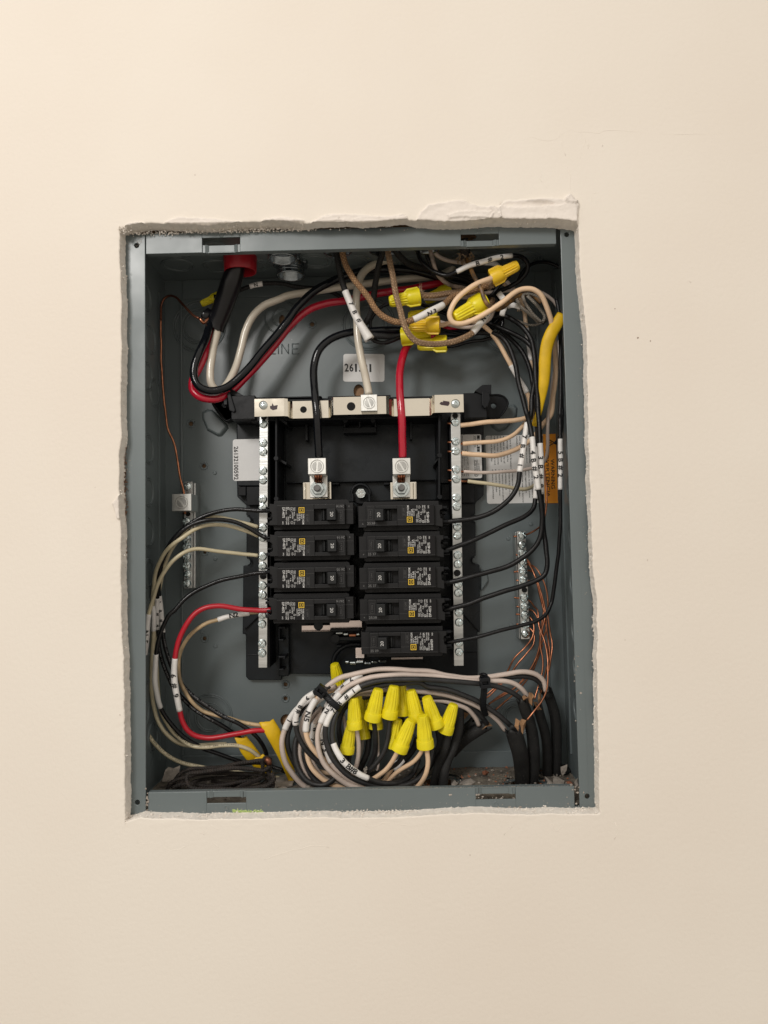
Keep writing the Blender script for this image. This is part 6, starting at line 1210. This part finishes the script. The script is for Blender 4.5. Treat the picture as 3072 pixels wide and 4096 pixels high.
j1 = jacket('front left of the two wide jackets rising through the floor hole', ['I', (868, 1155, 48), (895, 1250, 50), (925, 1360, 52), (940, 1480, 56), (945, 1600, 60), (948, 1700, 64)], 62, [1.05, 1.05, 1, .95, .9, .85])
kraft(j1, 'I', [(880, 1130), (895, 1068), (925, 1085), (915, 1150), (930, 1200)], 46); kraft(j1, 'I', [(925, 1090), (945, 1075), (980, 1080), (975, 1130), (950, 1200), (925, 1150)], 45)
j2 = jacket('right one of the two wide jackets rising through the floor hole', ['I', (945, 905, 52), (975, 1000, 54), (1010, 1100, 56), (1035, 1220, 58), (1045, 1380, 60), (1042, 1520, 62), (1030, 1640, 64), (1025, 1720, 66)], 44, [1.0, 1, 1.05, 1.1, 1, .95])
kraft(j2, 'I', [(945, 880), (960, 872), (1000, 878), (985, 905), (955, 905)], 50); kraft(j2, 'I', [(1003, 838), (1030, 850), (1052, 870), (1040, 905), (1030, 955), (1000, 920)], 52)
j3 = jacket('black jacket behind with torn paper at its top, right of the wide pair', ['I', (1075, 950, 68), (1105, 1060, 70), (1140, 1180, 72), (1158, 1300, 74), (1162, 1420, 76), (1160, 1520, 78), (1160, 1600, 80)], 38)
kraft(j3, 'I', [(1040, 920), (1075, 930), (1112, 985), (1105, 1010), (1075, 990)], 66); kraft(j3, 'I', [(1085, 845), (1108, 850), (1108, 900), (1090, 940), (1080, 900)], 70)
j4 = jacket('rightmost black jacket going down into the corner entry ring', ['I', (1165, 820, 70), (1200, 920, 72), (1235, 1040, 74), (1248, 1180, 76), (1248, 1340, 78), (1245, 1470, 80), (1242, 1560, 82)], 34)
j5 = jacket('dusty black jacket curving down right of the connectors', ['I', (412, 940, 62), (408, 1060, 62), (395, 1180, 60), (350, 1320, 58), (300, 1430, 56), (272, 1540, 54), (262, 1640, 54), (260, 1700, 54)], 36, [.8, 1, 1, 1, 1.05, 1.1])
j6 = jacket('dusty black jacket beneath the rightmost connector', ['I', (290, 1150, 52), (298, 1240, 52), (270, 1350, 52), (225, 1460, 54), (198, 1560, 56), (185, 1650, 58), (182, 1710, 60)], 32, [.8, 1, 1, 1, 1.05, 1.1])
j7 = jacket('short slit black jacket lying diagonally behind the middle', ['I', (640, 1120, 72), (560, 1165, 74), (480, 1215, 76), (400, 1280, 80), (330, 1350, 84)], 50, [.9, 1, 1, 1.1])
kraft(j7, 'I', [(600, 1160), (590, 1140), (650, 1085), (665, 1110), (690, 1130), (640, 1135)], 70); kraft(j7, 'I', [(430, 980), (460, 958), (500, 975), (480, 1040), (445, 1070)], 74)
jacket('dark jacket half hidden behind the diagonal one', ['I', (540, 1090, 78), (480, 1140, 80), (420, 1200, 84), (380, 1240, 86)], 40)
jacket('far right dark jacket in the shadow of the right wall', ['I', (1120, 800, 84), (1175, 900, 86), (1215, 1050, 88), (1230, 1250, 88), (1225, 1400, 88), (1220, 1560, 88)], 30)
jacket('dark jacket dropping behind the dusty pair', ['I', (230, 1180, 66), (240, 1280, 66), (190, 1400, 66), (120, 1500, 66), (60, 1580, 66), (10, 1640, 66)], 30)
v_, f_ = lathe([(.0175, 0), (.0185, .0008), (.0178, .0022), (.0155, .0030), (.0135, .0026), (.0130, .0)], 36); q = PA(1185, 1515, 2, -ZW, 'I')
o = mobj('cable_entry', place(v_, (q.x, q.y, -ZW), (0, 0, 1)), f_, M['rubber'], None, True); tag(o, 'black entry ring in the floor at the right corner', 'cable entry')
# cable ties
def tie(label, head, strap_pts, rot, r0):
    q = P(*head, r0); t_ = empty('cable_tie', q, label, 'cable tie')
    c_, s_ = math.cos(math.radians(rot)), math.sin(math.radians(rot)); h = .0042
    def bx(x0_, x1_, y0_, y1_, z0_, z1_):
        vv = []
        for x in (x0_, x1_):
            for y in (y0_, y1_):
                for z in (z0_, z1_): vv.append((q.x + x * c_ - z * s_, q.y + y, q.z + x * s_ + z * c_))
        return vv, [(0, 1, 3, 2), (4, 6, 7, 5), (0, 4, 5, 1), (2, 3, 7, 6), (0, 2, 6, 4), (1, 5, 7, 3)]
    mb = MB(); mb.add(*bx(-h, h, -.0035, .004, -h, -h * .3)); mb.add(*bx(-h, h, -.0035, .004, h * .3, h)); mb.add(*bx(-h, -h * .55, -.0035, .004, -h * .3, h * .3)); mb.add(*bx(h * .55, h, -.0035, .004, -h * .3, h * .3)); mb.add(*bx(-h * .5, h * .5, -.001, .004, -h * .3, h * .3)); mb.build('head', M['black'], t_, bevel=.0004)
    pts, _ = catmull([P(*a) for a in strap_pts]); v_, f_, uv = tube_geo(pts, .0026, 12, .35); mobj('strap', v_, f_, M['black'], t_, True)
    mb = MB(); n = len(pts)
    for i in range(2, n - 2, 1):
        mb.tube([pts[i] + np.array([0, -.0009, 0]) - np.array([.0012, 0, .0]), pts[i] + np.array([0, -.0010, 0]), pts[i] + np.array([0, -.0009, 0]) + np.array([.0012, 0, 0])], .0003, 4)
    mb.build('teeth', M['black'], t_)
tie('black cable tie gripping the left shoulder of the wire ring', (552, 910, 26), [(505, 915, 34, 'H'), (545, 905, 28, 'H'), (600, 960, 27, 'H'), (660, 1020, 25, 'H'), (715, 1065, 25, 'H'), (738, 1080, 30, 'H')], -38, 'H')
tie('black cable tie on the bundle at the right with its tail hanging', (625, 755, 38), [(600, 690, 46, 'I'), (625, 730, 38, 'I'), (618, 800, 40, 'I'), (612, 880, 42, 'I'), (608, 960, 46, 'I'), (632, 1040, 54, 'I')], 4, 'I')
wire('black wrap of the right cable tie over the top wires', 'black', 14, ['I', (590, 688, 46), (612, 684, 42), (632, 690, 42), (640, 730, 42)], name='tie_loop', parent=bpy.data.objects['cable_tie.001'])
# ================================================================== BARE COPPER GROUNDS
CU = [('bare copper wire climbing past the warning sticker to the top of the ground bar', ['F', (1120, 560, 84), (1138, 640, 78), (1145, 740, 74), (1160, 850, 72), (1152, 960, 72), (1138, 1060, 74), (1110, 1120, 78), (1060, 1160, 84), (1010, 1190, 88), (960, 1212, 91), (870, 1220, 91)]),
      ('bare copper wire from the fourth clamp screw sweeping widest right', ['F', (895, 1440, 91), (990, 1462, 91), (1050, 1480, 86), (1100, 1540, 82), (1145, 1640, 80), (1165, 1780, 80), 'I', (1165, 150, 80), (1190, 330, 78), (1205, 430, 76), (1190, 560, 74), (1175, 660, 74)]),
      ('bare copper wire beside it from the fourth screw', ['F', (990, 1430, 91), (1030, 1500, 86), (1070, 1600, 82), (1110, 1760, 80), (1150, 1880, 80), 'I', (1155, 260, 78), (1175, 420, 78), (1180, 540, 76), (1150, 680, 76), (1120, 800, 78), (1085, 905, 80)]),
      ('bare copper wire from the fifth clamp screw', ['F', (872, 1525, 91), (995, 1515, 91), (1040, 1530, 86), (1075, 1600, 82), (1110, 1720, 80), (1140, 1860, 78), 'I', (1140, 200, 76), (1120, 300, 76), (1100, 420, 76), (1120, 560, 74), (1115, 680, 72), (1080, 800, 70), (1050, 900, 68)]),
      ('bare copper wire from the sixth clamp screw', ['F', (892, 1598, 91), (1000, 1600, 91), (1060, 1600, 86), (1100, 1680, 82), (1120, 1800, 80), (1145, 1900, 78), 'I', (1150, 260, 78), (1115, 420, 80), (1060, 560, 82), (1000, 680, 84), (900, 790, 86), (780, 850, 88), (655, 945, 90)]),
      ('bare copper wire from the seventh clamp screw', ['F', (875, 1745, 91), (1005, 1772, 91), (1045, 1820, 86), 'I', (1075, 130, 82), (1090, 250, 78), (1130, 370, 74), (1155, 500, 68), (1165, 640, 62), (1165, 780, 56), (1120, 900, 50), (1040, 1010, 46), (985, 1078, 46)]),
      ('bare copper wire from the eighth clamp screw', ['F', (895, 1822, 91), (1005, 1850, 91), 'I', (1040, 140, 88), (1090, 230, 84), (1100, 330, 80), (1095, 450, 80), (1050, 580, 82), (960, 720, 84), (860, 820, 86), (720, 900, 88), (655, 940, 90)]),
      ('bare copper wire from the ninth clamp screw', ['F', (890, 1888, 91), 'I', (1010, 190, 91), (1045, 270, 88), (1030, 370, 86), (970, 450, 84), (880, 540, 84), (820, 650, 86), (740, 770, 88), (650, 850, 88), (580, 895, 90)]),
      ('bare copper wire from the last clamp screw curling left', ['I', (895, 250, 91), (1010, 280, 91), (1050, 340, 88), (1040, 430, 86), (980, 510, 84), (900, 600, 84), (830, 700, 86), (720, 810, 88), (650, 880, 88), (585, 910, 90)]),
      ('bare copper wire slanting low to the fat black jackets', ['I', (1120, 430, 82), (1090, 520, 84), (1030, 660, 86), (930, 800, 88), (800, 920, 90), (715, 990, 92)]),
      ('bare copper wire crossing behind the fifth black wire', ['F', (890, 1375, 91), (990, 1420, 91), (1060, 1560, 88), (1090, 1700, 84), (1130, 1860, 82), 'I', (1120, 200, 80), (1120, 330, 80), (1155, 450, 80), (1165, 600, 80), (1130, 740, 80), (1100, 830, 82)])]
for lab, s_ in CU: wire(lab, 'copper', 7.2, s_, group='bare copper ground wires fanning down from the right ground bar', k=8)
# ================================================================== DEBRIS ON THE BOX FLOOR
def floorpt(): return (random.uniform(-.178, .178), random.uniform(.02, .105))
mb = MB(); nx, ny = 150, 40; vv = []
for j in range(ny + 1):
    for i in range(nx + 1):
        x = -.179 + .358 * i / nx; y = .014 + .092 * j / ny; h = .0012 * max(0, mnoise.noise(Vector((x * 60, y * 60, 0))) + .25) + .0006 * mnoise.noise(Vector((x * 300, y * 300, 4))) + .0012 * (x > -.02)
        for q in bh:
            cxx = sum(a for a, b in q) / len(q); cyy = sum(b for a, b in q) / len(q)
            if math.hypot(x - cxx, y - cyy) < .0195: h = -.004
        vv.append((x, y, -ZW + .0004 + max(h, -.004)))
ff = [(j * (nx + 1) + i, j * (nx + 1) + i + 1, (j + 1) * (nx + 1) + i + 1, (j + 1) * (nx + 1) + i) for j in range(ny) for i in range(nx) if min(vv[j * (nx + 1) + i][2], vv[(j + 1) * (nx + 1) + i + 1][2]) > -ZW - .002]
used = sorted({i for f__ in ff for i in f__}); mp = {u: i for i, u in enumerate(used)}
o = mobj('floor_dust', [vv[u] for u in used], [tuple(mp[i] for i in f__) for f__ in ff], M['dust'], None, True); tag(o, 'dusty grit covering the floor of the box', kind='stuff')
pts = []
for _ in range(900): x, y = floorpt(); pts.append((x if random.random() < .3 else abs(x), y, -ZW + .002))
o = crumbs('grit', pts, .0003, .0012, M['dust']); tag(o, 'coarse grit on the box floor')
pts = [(abs(floorpt()[0]) , random.uniform(.05, .105), -ZW + .002) for _ in range(80)]
o = crumbs('brick_grit', pts, .0004, .0014, M['brickm']); tag(o, 'reddish brick grit on the box floor')
pts = [(random.uniform(-.17, .178), random.uniform(.04, .105), -ZW + .0025) for _ in range(170)]
o = crumbs('plaster_grit', pts, .0004, .0016, M['chip'], None, 1); tag(o, 'pale plaster grit on the box floor')
def chip(label, r, pts, d, th=.0012, tilt=.004, mt='chip'):
    w_ = [P(x, y, d, r) for x, y in pts]; w_ = [Vector(q) for q in w_]; zlo = min(q.z for q in w_); n = len(w_)
    fl_ = [PA(x, y, 2, -ZW + random.uniform(.0022, .0042), r) for x, y in pts]
    if all(.016 < q.y < .106 for q in fl_): w_ = fl_
    for q in w_: q.y += random.uniform(-.0006, .0006)
    c_ = sum(w_, Vector()) / n + Vector((0, -.0004, .0014)); v_ = w_ + [q + Vector((0, .0003, -.0012)) for q in w_] + [c_]
    f_ = [(i, (i + 1) % n, 2 * n) for i in range(n)] + [(i, i + n, (i + 1) % n + n, (i + 1) % n) for i in range(n)] + [tuple(reversed(range(n, 2 * n)))]
    o = mobj('plaster_chip', v_, f_, M[mt]); tag(o, label, 'plaster chip', 'plaster chips on the box floor'); return o
chip('large flaky plaster chip left of the sooty coil', 'G', [(470, 1760), (500, 1660), (530, 1630), (580, 1640), (640, 1615), (630, 1680), (600, 1710), (585, 1745), (530, 1755)], 62)
chip('pale chip lying between the dusty jackets and the wide pair', 'I', [(405, 1620), (450, 1590), (500, 1580), (545, 1610), (510, 1630), (450, 1640)], 60)
chip('grey chip leaning in the front right corner', 'I', [(1140, 1560), (1180, 1590), (1260, 1660), (1200, 1660), (1170, 1620)], 44)
chip('broad chip beside the corner entry ring', 'I', [(1210, 1580), (1240, 1560), (1310, 1600), (1300, 1640), (1250, 1650), (1215, 1620)], 46)
chip('upright chip against the right wall by the entry ring', 'I', [(1275, 1480), (1335, 1460), (1330, 1500), (1300, 1545), (1280, 1530)], 70)
chip('chip at the far right end of the floor', 'I', [(1395, 1610), (1425, 1570), (1430, 1640), (1410, 1650)], 34)
chip('small chip left of the wide jackets', 'I', [(330, 1600), (360, 1590), (390, 1620), (370, 1645), (335, 1640)], 50)
chip('small red brick chip at the back of the floor', 'I', [(600, 1520), (630, 1508), (660, 1525), (630, 1540), (605, 1540)], 92, mt='brickm')
chip('red brick chip near the right corner', 'I', [(1320, 1610), (1360, 1600), (1380, 1625), (1340, 1640)], 40, mt='brickm')
chip('grey rubble lump under the printed black wire', 'H', [(90, 1760), (130, 1720), (200, 1700), (260, 1720), (300, 1760), (280, 1800), (180, 1820), (110, 1800)], 78)
chip('smaller rubble lump in front of the first', 'H', [(150, 1820), (200, 1800), (240, 1830), (200, 1850), (160, 1848)], 66)
chip('rubble flake behind the coil', 'G', [(1140, 1710), (1200, 1695), (1280, 1705), (1240, 1730), (1170, 1735)], 84)
chip('dark rubble lump at the right of the printed wire', 'H', [(400, 1810), (450, 1795), (500, 1820), (470, 1850), (410, 1850)], 70)
